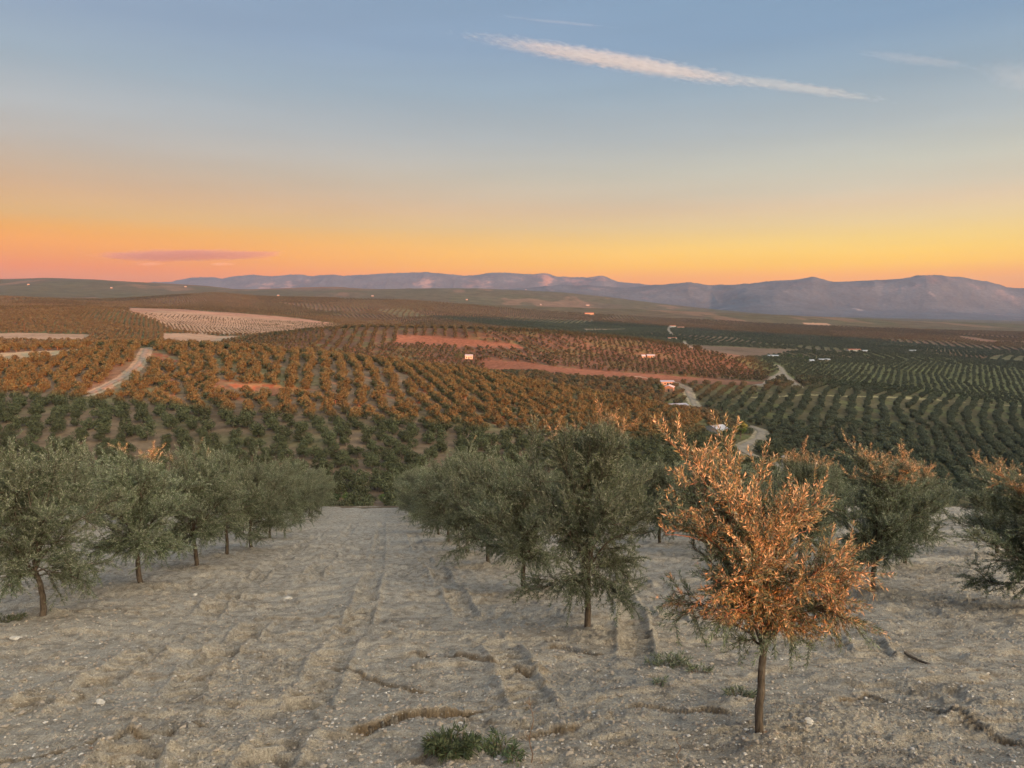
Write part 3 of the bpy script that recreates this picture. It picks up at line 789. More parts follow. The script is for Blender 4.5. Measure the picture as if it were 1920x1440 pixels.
# ================================================================== olive trees
def tube_arrays(paths, rads, sides=5):
    """paths: list of (n,3); returns verts, quads"""
    V, Fq = [], []; off = 0
    for P, rr_ in zip(paths, rads):
        n = len(P)
        T = np.gradient(P, axis=0); T /= np.linalg.norm(T, axis=1)[:, None] + 1e-9
        ref = np.array([0, 0, 1.]) if abs(T[0, 2]) < .9 else np.array([1., 0, 0])
        A = np.cross(T, ref); A /= np.linalg.norm(A, axis=1)[:, None] + 1e-9
        B = np.cross(T, A)
        an = np.arange(sides) * 2 * np.pi / sides
        ring = P[:, None] + (A[:, None] * np.cos(an)[None, :, None] + B[:, None] * np.sin(an)[None, :, None]) * np.asarray(rr_)[:, None, None]
        V.append(ring.reshape(-1, 3))
        i = np.arange(n - 1)[:, None] * sides; j = np.arange(sides)[None]; j2 = (j + 1) % sides
        Fq.append(np.stack([i + j, i + j2, i + sides + j2, i + sides + j], -1).reshape(-1, 4) + off)
        off += n * sides
    return np.concatenate(V), np.concatenate(Fq)
def bezier(a, b, up, n=7, wob=0, rg=rng):
    """curve leaving a along 'up' and arriving at b"""
    t = np.linspace(0, 1, n)[:, None]
    c = a + up
    P = (1 - t) ** 2 * a + 2 * t * (1 - t) * c + t * t * b
    if wob: P[1:-1] += rg.normal(0, wob, (n - 2, 3))
    return P
def leaves(P, D, L, W, rg, tilt=.9):
    """lanceolate blades: base P, direction D, length L, width W"""
    n = len(P)
    D = D / (np.linalg.norm(D, axis=1)[:, None] + 1e-9)
    r = rg.normal(0, 1, (n, 3)) + np.array([0, 0, 1.2]) * tilt
    S = np.cross(D, r); S /= np.linalg.norm(S, axis=1)[:, None] + 1e-9
    N = np.cross(S, D)
    L = L[:, None]; W = W[:, None]
    a = P; m1 = P + D * L * .42 + S * W * .5 - N * L * .03; m2 = P + D * L * .42 - S * W * .5 - N * L * .03; b = P + D * L - N * L * .06
    V = np.stack([a, m1, b, m2], 1).reshape(-1, 3)
    F = np.arange(n)[:, None] * 4 + np.array([[0, 1, 2, 3]])
    return V, F
def olive(seed, H=3.6, RW=1.45, zb=.75, fork=1.0, trunk_r=.054, n_limb=7, nb=9, nt=9, nl=34, limbs=None, lean=(0, 0), leafL=.062, shoots=14, bend=0.06):
    rg = np.random.default_rng(seed)
    fk = np.array([lean[0], lean[1], fork])
    tr = bezier(np.array([0, 0, -.12]), fk, np.array([-lean[0] * .3 + bend, bend, fork * .55]), 9, .003, rg)
    paths, rads = [tr], [np.linspace(trunk_r * 1.15, trunk_r * .82, 9)]
    tips = []
    if limbs is None:
        limbs = []
        for k in range(n_limb):
            a = 2 * math.pi * (k + rg.uniform(-.3, .3)) / n_limb
            if k % 3 == 0: rr_, zz = RW * rg.uniform(.1, .4), H * rg.uniform(.86, .95)
            elif k % 3 == 1: rr_, zz = RW * rg.uniform(.7, .92), zb + (H - zb) * rg.uniform(.48, .7)
            else: rr_, zz = RW * rg.uniform(.45, .88), zb + (H - zb) * rg.uniform(.02, .38)
            limbs.append((math.cos(a) * rr_ + lean[0], math.sin(a) * rr_ + lean[1], zz))
    brs = []
    for (lx, ly, lz) in limbs:
        e = np.array([lx, ly, lz]); s = tr[-1] - np.array([0, 0, rg.uniform(0, .18)])
        up = np.array([(lx - lean[0]) * .25, (ly - lean[1]) * .25, (lz - fork) * .55 + .18])
        P = bezier(s, e, up, 9, .02, rg)
        paths.append(P); rads.append(np.linspace(trunk_r * .36, .005, 9))
        ln = np.linalg.norm(e - s)
        for q in range(int(nb * max(.7, ln / 1.8))):
            t = rg.uniform(.12, 1) ** .85; i = min(int(t * 8), 7); f = t * 8 - i
            p = P[i] * (1 - f) + P[i + 1] * f; T = P[i + 1] - P[i]; T /= np.linalg.norm(T)
            out = p - np.array([lean[0], lean[1], p[2]]); out /= np.linalg.norm(out) + .2
            d = T * .6 + out * .5 + rg.normal(0, .6, 3) + np.array([0, 0, .15]); d /= np.linalg.norm(d)
            bl = rg.uniform(.3, .75) * (RW / 1.45)
            q2 = p + d * bl; q2[2] = max(q2[2], zb * .7 + rg.uniform(-.25, .35))
            B = bezier(p, q2, d * bl * .4 + np.array([0, 0, .06]), 5, .01, rg)
            paths.append(B); rads.append(np.linspace(.008, .003, 5)); brs.append(B)
        brs.append(P[5:])
    if shoots:
        for q in range(shoots):     # upright water shoots out of the top
            B0 = brs[rg.integers(len(brs))]; p = B0[-1]
            if p[2] < zb + (H - zb) * .55: continue
            d = np.array([rg.normal(0, .16), rg.normal(0, .16), 1.]); bl = rg.uniform(.3, .6)
            B = bezier(p, p + d * bl, d * bl * .5, 5, .01, rg)
            paths.append(B); rads.append(np.linspace(.006, .0025, 5)); brs.append(B)
    LP, LD = [], []
    tw_paths, tw_r = [], []
    for B in brs:
        for q in range(nt):
            t = rg.uniform(.1, 1); i = min(int(t * (len(B) - 1)), len(B) - 2); f = t * (len(B) - 1) - i
            p = B[i] * (1 - f) + B[i + 1] * f; T = B[i + 1] - B[i]; T /= np.linalg.norm(T) + 1e-9
            hz = (p[2] - zb) / (H - zb)
            d = T * .7 + rg.normal(0, .55, 3) + np.array([0, 0, .75 if hz > .35 else -.15]); d /= np.linalg.norm(d)
            tl = rg.uniform(.14, .40)
            e = p + d * tl + np.array([0, 0, -.03 if hz < .35 else .02])
            W = bezier(p, e, d * tl * .5, 4)
            tw_paths.append(W); tw_r.append([.003, .0026, .002, .0014])
            n = int(nl * tl / .25)
            tt = np.linspace(.05, 1, n); seg = np.minimum((tt * 3).astype(int), 2); ff = (tt * 3 - seg)[:, None]
            pos = W[seg] * (1 - ff) + W[seg + 1] * ff
            ang = (np.arange(n) % 2) * np.pi + (np.arange(n) // 2) * 1.57 + rg.normal(0, .4, n)
            A = np.cross(d, [.3, .2, 1.]); A /= np.linalg.norm(A) + 1e-9; Bv = np.cross(d, A)
            dirs = d * rg.uniform(.5, 1.1, n)[:, None] + (A * np.cos(ang)[:, None] + Bv * np.sin(ang)[:, None]) * rg.uniform(.45, .85, n)[:, None]
            LP.append(pos); LD.append(dirs)
    LP = np.concatenate(LP); LD = np.concatenate(LD); n = len(LP)
    V, Fq = leaves(LP, LD, rg.uniform(.75, 1.25, n) * leafL, rg.uniform(.8, 1.25, n) * leafL * .195, rg)
    rn = np.repeat(rg.random(n), 4)
    tv, tf = tube_arrays(paths[:1], rads[:1], 10)
    bv, bf = tube_arrays(paths[1:], rads[1:], 5)
    wv, wf = tube_arrays(tw_paths, tw_r, 3)
    trunk_me = np_mesh('olive_trunk', np.vstack([tv, bv]), np.vstack([tf, bf + len(tv)]), M['bark'], smooth=True)
    Vc = np.vstack([V, wv]); mi = np.r_[np.zeros(len(Fq)), np.ones(len(wf))]
    crown_me = np_mesh('olive_crown', Vc, np.vstack([Fq, wf + len(V)]), [M['leaf'], M['bark']], matidx=mi, attrs={'rnd': np.r_[rn, np.full(len(wv), .5)]})
    print('olive', seed, 'leaves', n)
    return trunk_me, crown_me
# the tree nearest the viewer, with limbs set where the photograph has them
T1 = olive(3, H=3.15, RW=1.0, zb=.95, fork=1.0, trunk_r=.040, nb=10, nt=10, nl=31, leafL=.054, shoots=10, lean=(.03, 0), bend=.0,
           limbs=[(-.74, .0, 2.70), (-.5, -.15, 2.5), (-.62, .25, 2.25), (-.12, .1, 2.3), (.12, -.15, 2.15), (-.3, .1, 2.0), (.0, -.1, 1.6), (-.15, .1, 1.45), (-.76, -.1, 2.05), (-.66, .35, 1.8), (.45, .2, 2.25), (-.55, -.35, 1.5), (-.6, .2, 1.25), (.72, -.15, 1.38), (.55, .1, 1.25), (.4, -.3, 1.75), (-.1, -.4, 2.0), (.1, .45, 1.9), (.68, -.1, 1.62), (-.35, -.5, 1.85)])
PROTO = [olive(11, 3.6, 1.4, .62, 1.05, nb=13, nt=10, nl=31, n_limb=18), olive(12, 3.4, 1.45, .55, .95, nb=13, nt=10, nl=31, n_limb=18, lean=(-.1, .05)),
         olive(13, 3.2, 1.35, .5, .9, nb=14, nt=10, nl=31, n_limb=18, lean=(.08, .0)), olive(14, 3.5, 1.4, .35, .8, nb=14, nt=10, nl=31, n_limb=18)]
ORD = ['first', 'second', 'third', 'fourth', 'fifth', 'sixth', 'seventh', 'eighth', 'ninth', 'tenth', 'eleventh', 'twelfth', 'thirteenth', 'fourteenth', 'fifteenth', 'sixteenth']
ROWN = {'R': 'row right of the bare soil strip', 'L': 'row left of the bare soil strip', 'L2': 'second row left of the bare strip',
        'L3': 'third row left of the bare strip', 'R2': 'second row right of the bare strip', 'R3': 'third row right of the bare strip',
        'R4': 'fourth row right of the bare strip', 'R5': 'fifth row right of the bare strip'}
SPECIAL = {('R', 0): 'small olive tree nearest the camera, crown glowing orange in low sun',
           ('R', 1): 'tall green olive tree with straight trunk, just behind the orange sunlit one',
           ('R', 2): 'grey green olive tree with low bushy crown behind the tall straight one',
           ('L', 0): 'olive tree with bent trunk at the left edge of the photo',
           ('L', 1): 'olive tree with dark straight trunk next to the bent one on the left',
           ('R3', 0): 'dark olive tree with low hanging crown cut by the right edge'}
SHAPE = {('R', 1): (0, .98, 1.0, .4), ('R', 2): (2, .98, .86, 1.5), ('R', 3): (1, 1.0, .9, 2.2), ('R', 4): (3, 1.0, .97, .3), ('L', 0): (1, 1.0, .9, 0.0), ('L', 1): (2, 1.1, .91, 2.4),
         ('L', 2): (2, 1.1, .98, 4.0), ('R2', 0): (3, .95, .86, 1.0), ('R3', 0): (3, 1.22, .74, 2.0), ('R3', 1): (1, .9, .9, 1.0), ('R2', 1): (0, .95, .88, 3.0), ('R4', 0): (2, 1, .9, 1)}
n_fg = 0
for nm, k, x, y in FG:
    if abs(x / y) > .80 and (nm, k) != ('R3', 0): continue
    z = ground_z(x, y) if y < 70 else land(x, y)[0]
    lab = SPECIAL.get((nm, k), 'olive tree, %s from the camera in the %s' % (ORD[k], ROWN[nm]))
    root = empty('olive_tree', (x, y, z), 0, lab, 'olive tree', 'young olive trees planted in rows on the near slope')
    if (nm, k) == ('R', 0): tm, cmh = T1; root.scale = (.94, .94, 1.0)
    else:
        pi_, sxy, sz, rz = SHAPE.get((nm, k), (random.randrange(4), random.uniform(.92, 1.12), random.uniform(.86, 1.02), random.uniform(0, 6.28)))
        tm, cmh = PROTO[pi_]; root.rotation_euler.z = rz; root.scale = (sxy, sxy, sz)
    link('trunk', tm, root); link('crown', cmh, root)
    n_fg += 1

# ---------------- bigger old olives of the slopes across the valley
def clump_tree(seed, W=5.0, H=4.2, nclump=9, per=46, size=.42, trunk=True, mats=('leaf_mid', 'bark'), conical=False, joined=False):
    rg = np.random.default_rng(seed)
    cs = []
    for k in range(nclump):
        a = rg.uniform(0, 6.28); q_ = rg.uniform(-.85, .95); r = W * .5 * .74 * math.sqrt(max(.05, 1 - q_ * q_)) * rg.uniform(.55, 1.05); z = H * (.52 + .30 * q_)
        if conical: z = H * rg.uniform(.15, .95); r = W * .5 * (1 - z / H) * rg.uniform(0, .8)
        cs.append((math.cos(a) * r, math.sin(a) * r, z, rg.uniform(.55, 1.0) * W * .22))
    P, S = [], []
    for cx, cy, cz, cr in cs:
        d = rg.normal(0, 1, (per, 3)); d /= np.linalg.norm(d, axis=1)[:, None]
        rr_ = cr * rg.uniform(.55, 1.08, per)[:, None]
        P.append(np.array([cx, cy, cz]) + d * rr_ * np.array([1, 1, .85])); S.append(d)
    P = np.concatenate(P); Dn = np.concatenate(S); n = len(P)
    P[:, 2] = np.maximum(P[:, 2], H * .13 + rg.uniform(0, .3, n))
    Nn = Dn + rg.normal(0, .55, (n, 3)); Nn /= np.linalg.norm(Nn, axis=1)[:, None]
    A = np.cross(Nn, rg.normal(0, 1, (n, 3))); A /= np.linalg.norm(A, axis=1)[:, None]; B = np.cross(Nn, A)
    s = (size * rg.uniform(.5, 1.25, n))[:, None]
    V = np.stack([P - A * s * .6, P + B * s * .35, P + A * s * .6, P - B * s * .35], 1).reshape(-1, 3)
    Fq = np.arange(n)[:, None] * 4 + np.array([[0, 1, 2, 3]])
    rn = np.repeat(rg.random(n), 4)
    paths = [bezier(np.array([0, 0, -.5]), np.array([.1, 0, H * .35]), np.array([.15, .1, H * .2]), 5)]
    rads = [np.linspace(.28, .2, 5) * (W / 5.2)]
    for cx, cy, cz, cr in cs[:5]:
        paths.append(bezier(np.array([.1, 0, H * .3]), np.array([cx, cy, cz]), np.array([cx * .3, cy * .3, .5]), 4)); rads.append(np.linspace(.13, .04, 4))
    tv, tf = tube_arrays(paths, rads, 5)
    if joined:
        return np_mesh('olive_joined', np.vstack([V, tv]), np.vstack([Fq, tf + len(V)]), [M[mats[0]], M[mats[1]]], matidx=np.r_[np.zeros(n), np.ones(len(tf))], attrs={'rnd': np.r_[rn, np.full(len(tv), .5)]})
    return np_mesh('trunk', tv, tf, M[mats[1]], smooth=True), np_mesh('crown', V, Fq, M[mats[0]], attrs={'rnd': rn})
MIDP = [clump_tree(100 + i, nclump=20, per=120, size=.25) for i in range(5)]
# plant
def plant():
    out = []
    umax = .80
    for i, (sx, sy, ang, ra, ta) in enumerate(SEEDS):
        # extent of the parcel
        R_ = 150 if sy < 500 else (330 if sy < 1300 else min(700, 60 + sy * .22))
        a = math.radians(ang)
        tdx, tdy = math.sin(a), math.cos(a); ndx, ndy = math.cos(a), -math.sin(a)
        nr, ntn = int(R_ / ra), int(R_ / ta)
        r, t = np.meshgrid(np.arange(-nr, nr + 1), np.arange(-ntn, ntn + 1)); r = r.ravel(); t = t.ravel()
        curve = 2.5 * np.sin(t * ta / 60. + i)         # rows bend gently with the slope
        j = (1.25 if i in (0, 1, 4, 5) else .8) if sy < 560 else .5
        x = sx + ndx * (r * ra + curve) + tdx * t * ta + rng.normal(0, j, len(r))
        y = sy + ndy * (r * ra + curve) + tdy * t * ta + rng.normal(0, j, len(r))
        m = (y > 138) & (y < 3500) & (np.abs(x) < umax * y)
        x, y = x[m], y[m]
        if not len(x): continue
        m = parcel(x, y) == i
        x, y = x[m], y[m]
        m = rng.random(len(x)) > (.06 if sy < 1500 else .03)
        x, y = x[m], y[m]
        if len(x): out.append(np.stack([x, y, np.full(len(x), i)], 1))
    return np.concatenate(out)
PT = plant()
x, y = PT[:, 0], PT[:, 1]
keep = track_dist(x, y) > 2.6
for kk in (3, 6, 9, 13, 17, 22):
    keep &= track_dist(x * (1 + kk / y), y + kk) > (.8 if kk < 14 else -1.0)
for P, c in FW: keep &= ~inpoly(x, y, P)
for P in BANKS: keep &= ~inpoly(x, y, P)
keep &= ((x - c0[0]) / 15) ** 2 + ((y - c0[1]) / 7) ** 2 > 1
inpale = inpoly(x, y, PALE_W)
PT = PT[keep]; inpale = inpale[keep]; x, y = PT[:, 0], PT[:, 1]
z = far_h(x, y)
gxx = ((x - c0[0]) / 17) ** 2 + ((y - c0[1]) / 7) ** 2
z = z - 2.6 * np.exp(-gxx ** 2)
# leave out those the land hides
cmv = np.maximum.accumulate(Z2g / yg2[:, None], axis=0)
iy = np.clip(np.searchsorted(yg2, y) - 3, 0, len(yg2) - 1); ix = np.clip(np.searchsorted(ug2, x / y), 0, len(ug2) - 1)
vis = (z + 6.0) / y > cmv[iy, ix]
PT, inpale, x, y, z = PT[vis], inpale[vis], x[vis], y[vis], z[vis]
sc_ = rng.uniform(.74, 1.12, len(x)) * np.where(y < 500, 1.04, 1.0) * np.where(y > 1500, 1.35, np.where(y > 600, 1.12, 1.0))
sc_ = np.where(inpale | np.isin(PT[:, 2], [28, 29]), sc_ * .5, sc_)
rot = rng.uniform(0, 6.28, len(x))
ppx, ppy = project(x, y, z)

# ================================================================== buildings
def box(x0, x1, y0, y1, z0, z1):
    v = np.array([[x0, y0, z0], [x1, y0, z0], [x1, y1, z0], [x0, y1, z0], [x0, y0, z1], [x1, y0, z1], [x1, y1, z1], [x0, y1, z1]], float)
    f = np.array([[0, 3, 2, 1], [4, 5, 6, 7], [0, 1, 5, 4], [1, 2, 6, 5], [2, 3, 7, 6], [3, 0, 4, 7]])
    return v, f
def boxes(lst):
    V, Fq = [], []; o = 0
    for b in lst:
        v, f = box(*b); V.append(v); Fq.append(f + o); o += 8
    return np.vstack(V), np.vstack(Fq)
CLEAR = []
HOUSES = []
def house(px, py, wpx, wall, roof, label, cat='farmhouse', name='farmhouse', depth=None, h=3.2, rise=1.4, rz=0., ridge='x', nwin=3, door=True, ymin=120, chimney=False, bigdoor=False):
    x, y, z = hit(px, py, ymin)
    W = .88 * wpx * y / F_PX; h *= .9; D = depth or max(5., W * .5)
    z = min(z, far_h(np.array([x - W / 2, x + W / 2]), np.array([y, y])).min()) 
    root = empty(name, (x, y + D / 2, z - .3), rz, label, cat)
    hw, hd = W / 2, D / 2; e = .35
    H_ = h + .3
    # walls with gable ends
    if ridge == 'x':
        V = np.array([[-hw, -hd, 0], [hw, -hd, 0], [hw, hd, 0], [-hw, hd, 0], [-hw, -hd, H_], [hw, -hd, H_], [hw, hd, H_], [-hw, hd, H_], [-hw, 0, H_ + rise], [hw, 0, H_ + rise]], float)
        q = [[0, 1, 5, 4], [2, 3, 7, 6], [0, 4, 7, 3], [1, 2, 6, 5]]; t = [[4, 8, 7], [5, 6, 9]]
        sl = math.hypot(hd, rise); ex_, ey = hw + e, hd + e; zr0 = H_ - rise * e / hd
        RV = np.array([[-ex_, -ey, zr0], [ex_, -ey, zr0], [ex_, 0, H_ + rise], [-ex_, 0, H_ + rise], [-ex_, ey, zr0], [ex_, ey, zr0]], float)
    else:
        V = np.array([[-hw, -hd, 0], [hw, -hd, 0], [hw, hd, 0], [-hw, hd, 0], [-hw, -hd, H_], [hw, -hd, H_], [hw, hd, H_], [-hw, hd, H_], [0, -hd, H_ + rise], [0, hd, H_ + rise]], float)
        q = [[0, 1, 5, 4], [2, 3, 7, 6], [0, 4, 7, 3], [1, 2, 6, 5]]; t = [[4, 5, 8], [6, 7, 9]]
        ex_, ey = hw + e, hd + e; zr0 = H_ - rise * e / hw
        RV = np.array([[-ex_, ey, zr0], [-ex_, -ey, zr0], [0, -ey, H_ + rise], [0, ey, H_ + rise], [ex_, ey, zr0], [ex_, -ey, zr0]], float)
    link('wall', np_mesh('wall', V, [np.array(q), np.array(t)], M[wall]), root)
    top = RV + [0, 0, .22]; bot = RV + [0, 0, .04]
    rf = [[0, 1, 2, 3], [3, 2, 5, 4]]; n6 = 6
    fr_ = [[a + n6 for a in f[::-1]] for f in rf]
    side = [[0, 6, 7, 1], [1, 7, 8, 2], [2, 8, 11, 5], [5, 11, 10, 4], [4, 10, 9, 3], [3, 9, 6, 0]]
    ro = link('roof', np_mesh('roof', np.vstack([top, bot]), np.array(rf + fr_ + side), M[roof]), root)
    if chimney:
        v, f = box(hw * .4, hw * .4 + .7, -.35, .35, H_ + rise * .5, H_ + rise + 1.0)
        link('chimney', np_mesh('chimney', v, f, M['white']), ro)
    if door:
        dw = W * .28 if bigdoor else 1.1; dh = h * .78 if bigdoor else 2.1
        x0 = W * .12 if bigdoor else -W * .06
        v, f = box(x0, x0 + dw, -hd - .04, -hd + .05, .3, .3 + dh)
        link('door', np_mesh('door', v, f, M['dark']), root)
    for k in range(nwin):
        cx = -hw + W * (k + .7) / (nwin + .4)
        if door and abs(cx - 0) < 1.4 and not bigdoor: continue
        if bigdoor and cx > 0: continue
        v, f = box(cx - .5, cx + .5, -hd - .03, -hd + .05, 1.4, 2.5)
        w_ = link('window', np_mesh('window', v, f, M['dark']), root)
        if y < 700:
            v, f = box(cx - .62, cx + .62, -hd - .12, -hd - .035, 1.26, 1.38)
            link('sill', np_mesh('sill', v, f, M['white']), w_)
    CLEAR.append((x, y + D / 2, max(W, D) * .5 + 3.5, y - 13, W * .5 + 2.0))
    return root
house(1252, 723, 28, 'cream', 'roof_grey', 'long low shed with grey roof, behind the brick house by the track', 'shed', 'shed', h=3.0, rise=.8, nwin=2, depth=9)
house(1257, 735, 20, 'brick', 'roof_white', 'earth coloured house with pale roof in front of the long grey roofed shed', depth=9, h=3.6, rise=1.3, ridge='y', rz=R(-18), nwin=2)
house(1273, 768, 42, 'brick', 'roof_grey', 'long low barn with blue grey roof and orange end wall', 'barn', 'barn', depth=9, h=2.6, rise=1.4, rz=R(20), nwin=3)
house(1349, 815, 30, 'white', 'roof_white', 'small white roofed house beside a round green tree and bend of track', depth=9, h=2.8, rise=1.5, rz=R(24), nwin=2)
house(1451, 671, 22, 'white', 'roof_white', 'white barn with big dark doorway at the corner of the brown field', 'barn', 'barn', depth=9, h=4.2, rise=1.2, nwin=1, bigdoor=True, rz=R(-14))
house(1523, 679, 9, 'white', 'roof_white', 'small pale hut beside the long low farm building among dark conifers', 'hut', 'hut', depth=6, h=2.4, nwin=1)
house(1547, 678, 23, 'cream', 'roof_white', 'long low farm building right of the dark conifers', 'farm building', 'farm_building', depth=9, h=3.2, rise=1.0, nwin=4)
house(1603, 659, 26, 'white', 'roof_tile', 'white farmhouse with tiled roof amid the groves on the right', depth=11, h=4.2, rise=1.6, nwin=5, chimney=True)
house(1623, 660, 11, 'white', 'roof_white', 'small white outbuilding beside the tiled white farmhouse', 'outbuilding', 'outbuilding', depth=8, h=2.6, nwin=2)
house(1712, 660, 16, 'white', 'roof_white', 'lone pale shed farthest right among the grove rows', 'shed', 'shed', depth=9, h=3, nwin=2)
house(1221, 671, 16, 'cream', 'roof_white', 'small cream house alone on the right flank of the middle hill', depth=8, h=3.2, rise=1.0, nwin=3)
house(1207, 671, 7, 'white', 'roof_white', 'tiny annexe left of the cream house on the middle hill', 'annexe', 'annexe', depth=6, h=2.2, nwin=0)
house(879, 673, 16, 'white', 'roof_white', 'small white house on the middle hill above the red field', depth=8, h=3.8, rise=1.0, nwin=3)
house(1261, 636, 19, 'white', 'roof_tile', 'white house with reddish roof below the large farmstead', depth=12, h=4, rise=1.5, nwin=4, ymin=1000)
house(1262, 615, 12, 'white', 'roof_tile', 'large white farmstead at the top of the winding track', depth=14, h=8, rise=3, nwin=4, ymin=1000, chimney=True)
house(1277, 616, 14, 'cream', 'roof_tile', 'low tiled wing right of the large white farmstead', depth=14, h=5, rise=2, nwin=3, ymin=1000)
house(1105, 590, 19, 'cream', 'roof_tile', 'long farmhouse on the far green rise, catching the sun', depth=20, h=8, rise=3, nwin=4, ymin=1500)
for (px, py, w, hh_, lab) in [(52, 534.5, 4, 9, 'tiny white house on the far ridge at the left edge'), (208, 541, 4, 9, 'tiny white house low on the far left ridge'),
                       (347, 538.5, 5, 9, 'tiny sunlit house near the foot of the far purple mountains'), (521, 555, 5, 9, 'tiny white house on the dark rise left of centre'),
                       (698, 556, 6, 8, 'tiny pale farm below the reddish far ridge'), (875, 563, 5, 10, 'bright tiny white house on the far slope at centre'), (986, 544, 5, 9, 'tiny white house on the crest before the blue mountain'),
                       (1102, 573.5, 10, 9, 'white buildings at the foot of the brown far hill'), (1014, 572.5, 4, 8, 'small white house left of the white farm below the brown hill')]:
    house(px, py, w * .75, 'cream', 'roof_white', lab, 'house', 'house', depth=14, h=hh_ * .7, rise=2.5, nwin=0, door=False, ymin=2500)

# concrete water tower by the track
tx, ty, tz = hit(1470, 884, 120)
wt = empty('water_tower', (tx, ty, tz), 0, 'pale round concrete tower standing beside the bend of the track', 'tower')
def lathe(prof, seg=20):
    an = np.arange(seg) * 2 * np.pi / seg
    V = np.concatenate([np.stack([np.cos(an) * r, np.sin(an) * r, np.full(seg, z)], 1) for r, z in prof])
    Fq = []
    for i in range(len(prof) - 1):
        a = i * seg + np.arange(seg); b = i * seg + (np.arange(seg) + 1) % seg
        Fq.append(np.stack([a, b, b + seg, a + seg], 1))
    return V, np.vstack(Fq)
V, Fq = lathe([(.85, -.8), (.85, 4.6), (.0, 4.6)]); link('shaft', np_mesh('shaft', V, Fq, M['concrete']), wt)
V, Fq = lathe([(.0, 4.55), (1.0, 4.6), (1.0, 4.9), (.7, 5.15), (0, 5.25)]); link('cap', np_mesh('cap', V, Fq, M['white']), wt)
CLEAR.append((tx, ty, 3.5, ty - 22, 2.5))
# pole in the far left field
x_, y_, z_ = hit(46, 624, 500)
V, Fq = lathe([(.22, -1), (.12, 11), (0, 11.02)], 8)
po = empty('utility_pole', (x_, y_, z_), 0, 'thin utility pole standing at the edge of the pale field far left', 'pole')
link('shaft', np_mesh('shaft', V, Fq, M['bark']), po)
v, f = box(-1.1, 1.1, -.08, .08, 10.0, 10.2); link('crossarm', np_mesh('crossarm', v, f, M['bark']), po)

# other trees by the farms
def bush(px, py, W, H, matn, label, name='tree', cat='tree', group=None, conical=False, seed=0, ymin=120, yfix=None, size=.5, nclump=14, per=90):
    x, y, z = hit(px, py, ymin)
    t, c = clump_tree(500 + seed, W=W, H=H, nclump=nclump, per=per, size=size, mats=(matn, 'bark'), conical=conical)
    root = empty(name, (x, y, z), 0, label, cat, group)
    link('trunk', t, root); link('crown', c, root)
    CLEAR.append((x, y, W * .5 + 1.5, y, 0))
bush(1388, 822, 7, 8.5, 'leaf_green', 'round bright green tree right of the small white roofed house', seed=1)
bush(1362, 822, 7, 4.5, 'leaf_dark', 'dark shrub in front of the small white roofed house', 'shrub', 'shrub', seed=2)
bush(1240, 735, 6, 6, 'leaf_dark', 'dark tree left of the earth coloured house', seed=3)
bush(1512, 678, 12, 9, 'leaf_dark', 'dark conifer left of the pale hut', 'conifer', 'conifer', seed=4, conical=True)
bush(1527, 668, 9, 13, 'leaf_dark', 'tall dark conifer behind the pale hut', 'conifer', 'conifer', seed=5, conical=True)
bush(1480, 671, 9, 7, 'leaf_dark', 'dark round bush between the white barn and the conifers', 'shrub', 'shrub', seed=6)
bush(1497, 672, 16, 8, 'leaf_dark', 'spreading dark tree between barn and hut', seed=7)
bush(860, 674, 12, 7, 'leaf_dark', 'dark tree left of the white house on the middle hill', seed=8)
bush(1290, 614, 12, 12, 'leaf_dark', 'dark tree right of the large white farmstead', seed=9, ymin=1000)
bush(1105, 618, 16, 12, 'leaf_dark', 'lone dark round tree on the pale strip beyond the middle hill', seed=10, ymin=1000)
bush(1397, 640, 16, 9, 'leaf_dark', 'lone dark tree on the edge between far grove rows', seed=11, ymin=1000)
bush(655, 946, 4.5, 2.6, 'leaf_green', 'yellowish green bush at the left of the field end', 'shrub', 'shrub', seed=12, ymin=60, size=.16, nclump=14, per=220)
bush(690, 945, 4.0, 2.2, 'leaf_mid', 'brown green bush in the middle of the field end', 'shrub', 'shrub', seed=13, ymin=60, size=.15, nclump=14, per=220)
bush(725, 944, 3.8, 2.4, 'leaf_green', 'rusty bush at the right of the field end, beside the row', 'shrub', 'shrub', seed=14, ymin=60, size=.15, nclump=14, per=220)
bush(625, 946, 3.8, 2.4, 'leaf_dark', 'dark bush at the field end behind the left row', 'shrub', 'shrub', seed=15, ymin=60, size=.15, nclump=14, per=220)

# ---------------- trees that stand where buildings or their yards are give way
keep = np.ones(len(x), bool)
for (cx, cy, rr_, yf, hw_) in CLEAR:
    keep &= (x - cx) ** 2 + (y - cy) ** 2 > rr_ ** 2
    if hw_: keep &= ~((np.abs(x - cx * y / cy) < hw_ * .8) & (y > yf) & (y < cy))
PT, inpale, x, y, z, sc_, rot, ppx, ppy = [a[keep] for a in (PT, inpale, x, y, z, sc_, rot, ppx, ppy)]
inframe = (ppx > -10) & (ppx < 1930) & (ppy < 960)
# those the picture shows largest become things of their own, the rest is one grove
N_IND = 300 - n_fg
cand = np.nonzero(inframe & (ppy < 900))[0]
cand = cand[np.argsort(y[cand])][:N_IND]
isind = np.zeros(len(x), bool); isind[cand] = True
print('foreground', n_fg, 'individual', isind.sum(), 'grove', (~isind).sum(), 'max y of individuals', y[cand].max())
for i in cand:
    right = ppx[i] > 1250
    lab = ('olive tree among the lowest rows of the shaded grove at the right' if right else 'old olive tree among the lowest rows of the hill across the valley')
    grp = 'olive trees low in the right hand grove' if right else 'olive trees on the foot of the hill across the valley'
    r_ = empty('olive_tree', (x[i], y[i], z[i] - .1), rot[i], lab, 'olive tree', grp)
    s_ = float(sc_[i]); r_.scale = (s_, s_, s_)
    t_, c_ = MIDP[i % 5]
    link('trunk', t_, r_); link('crown', c_, r_)
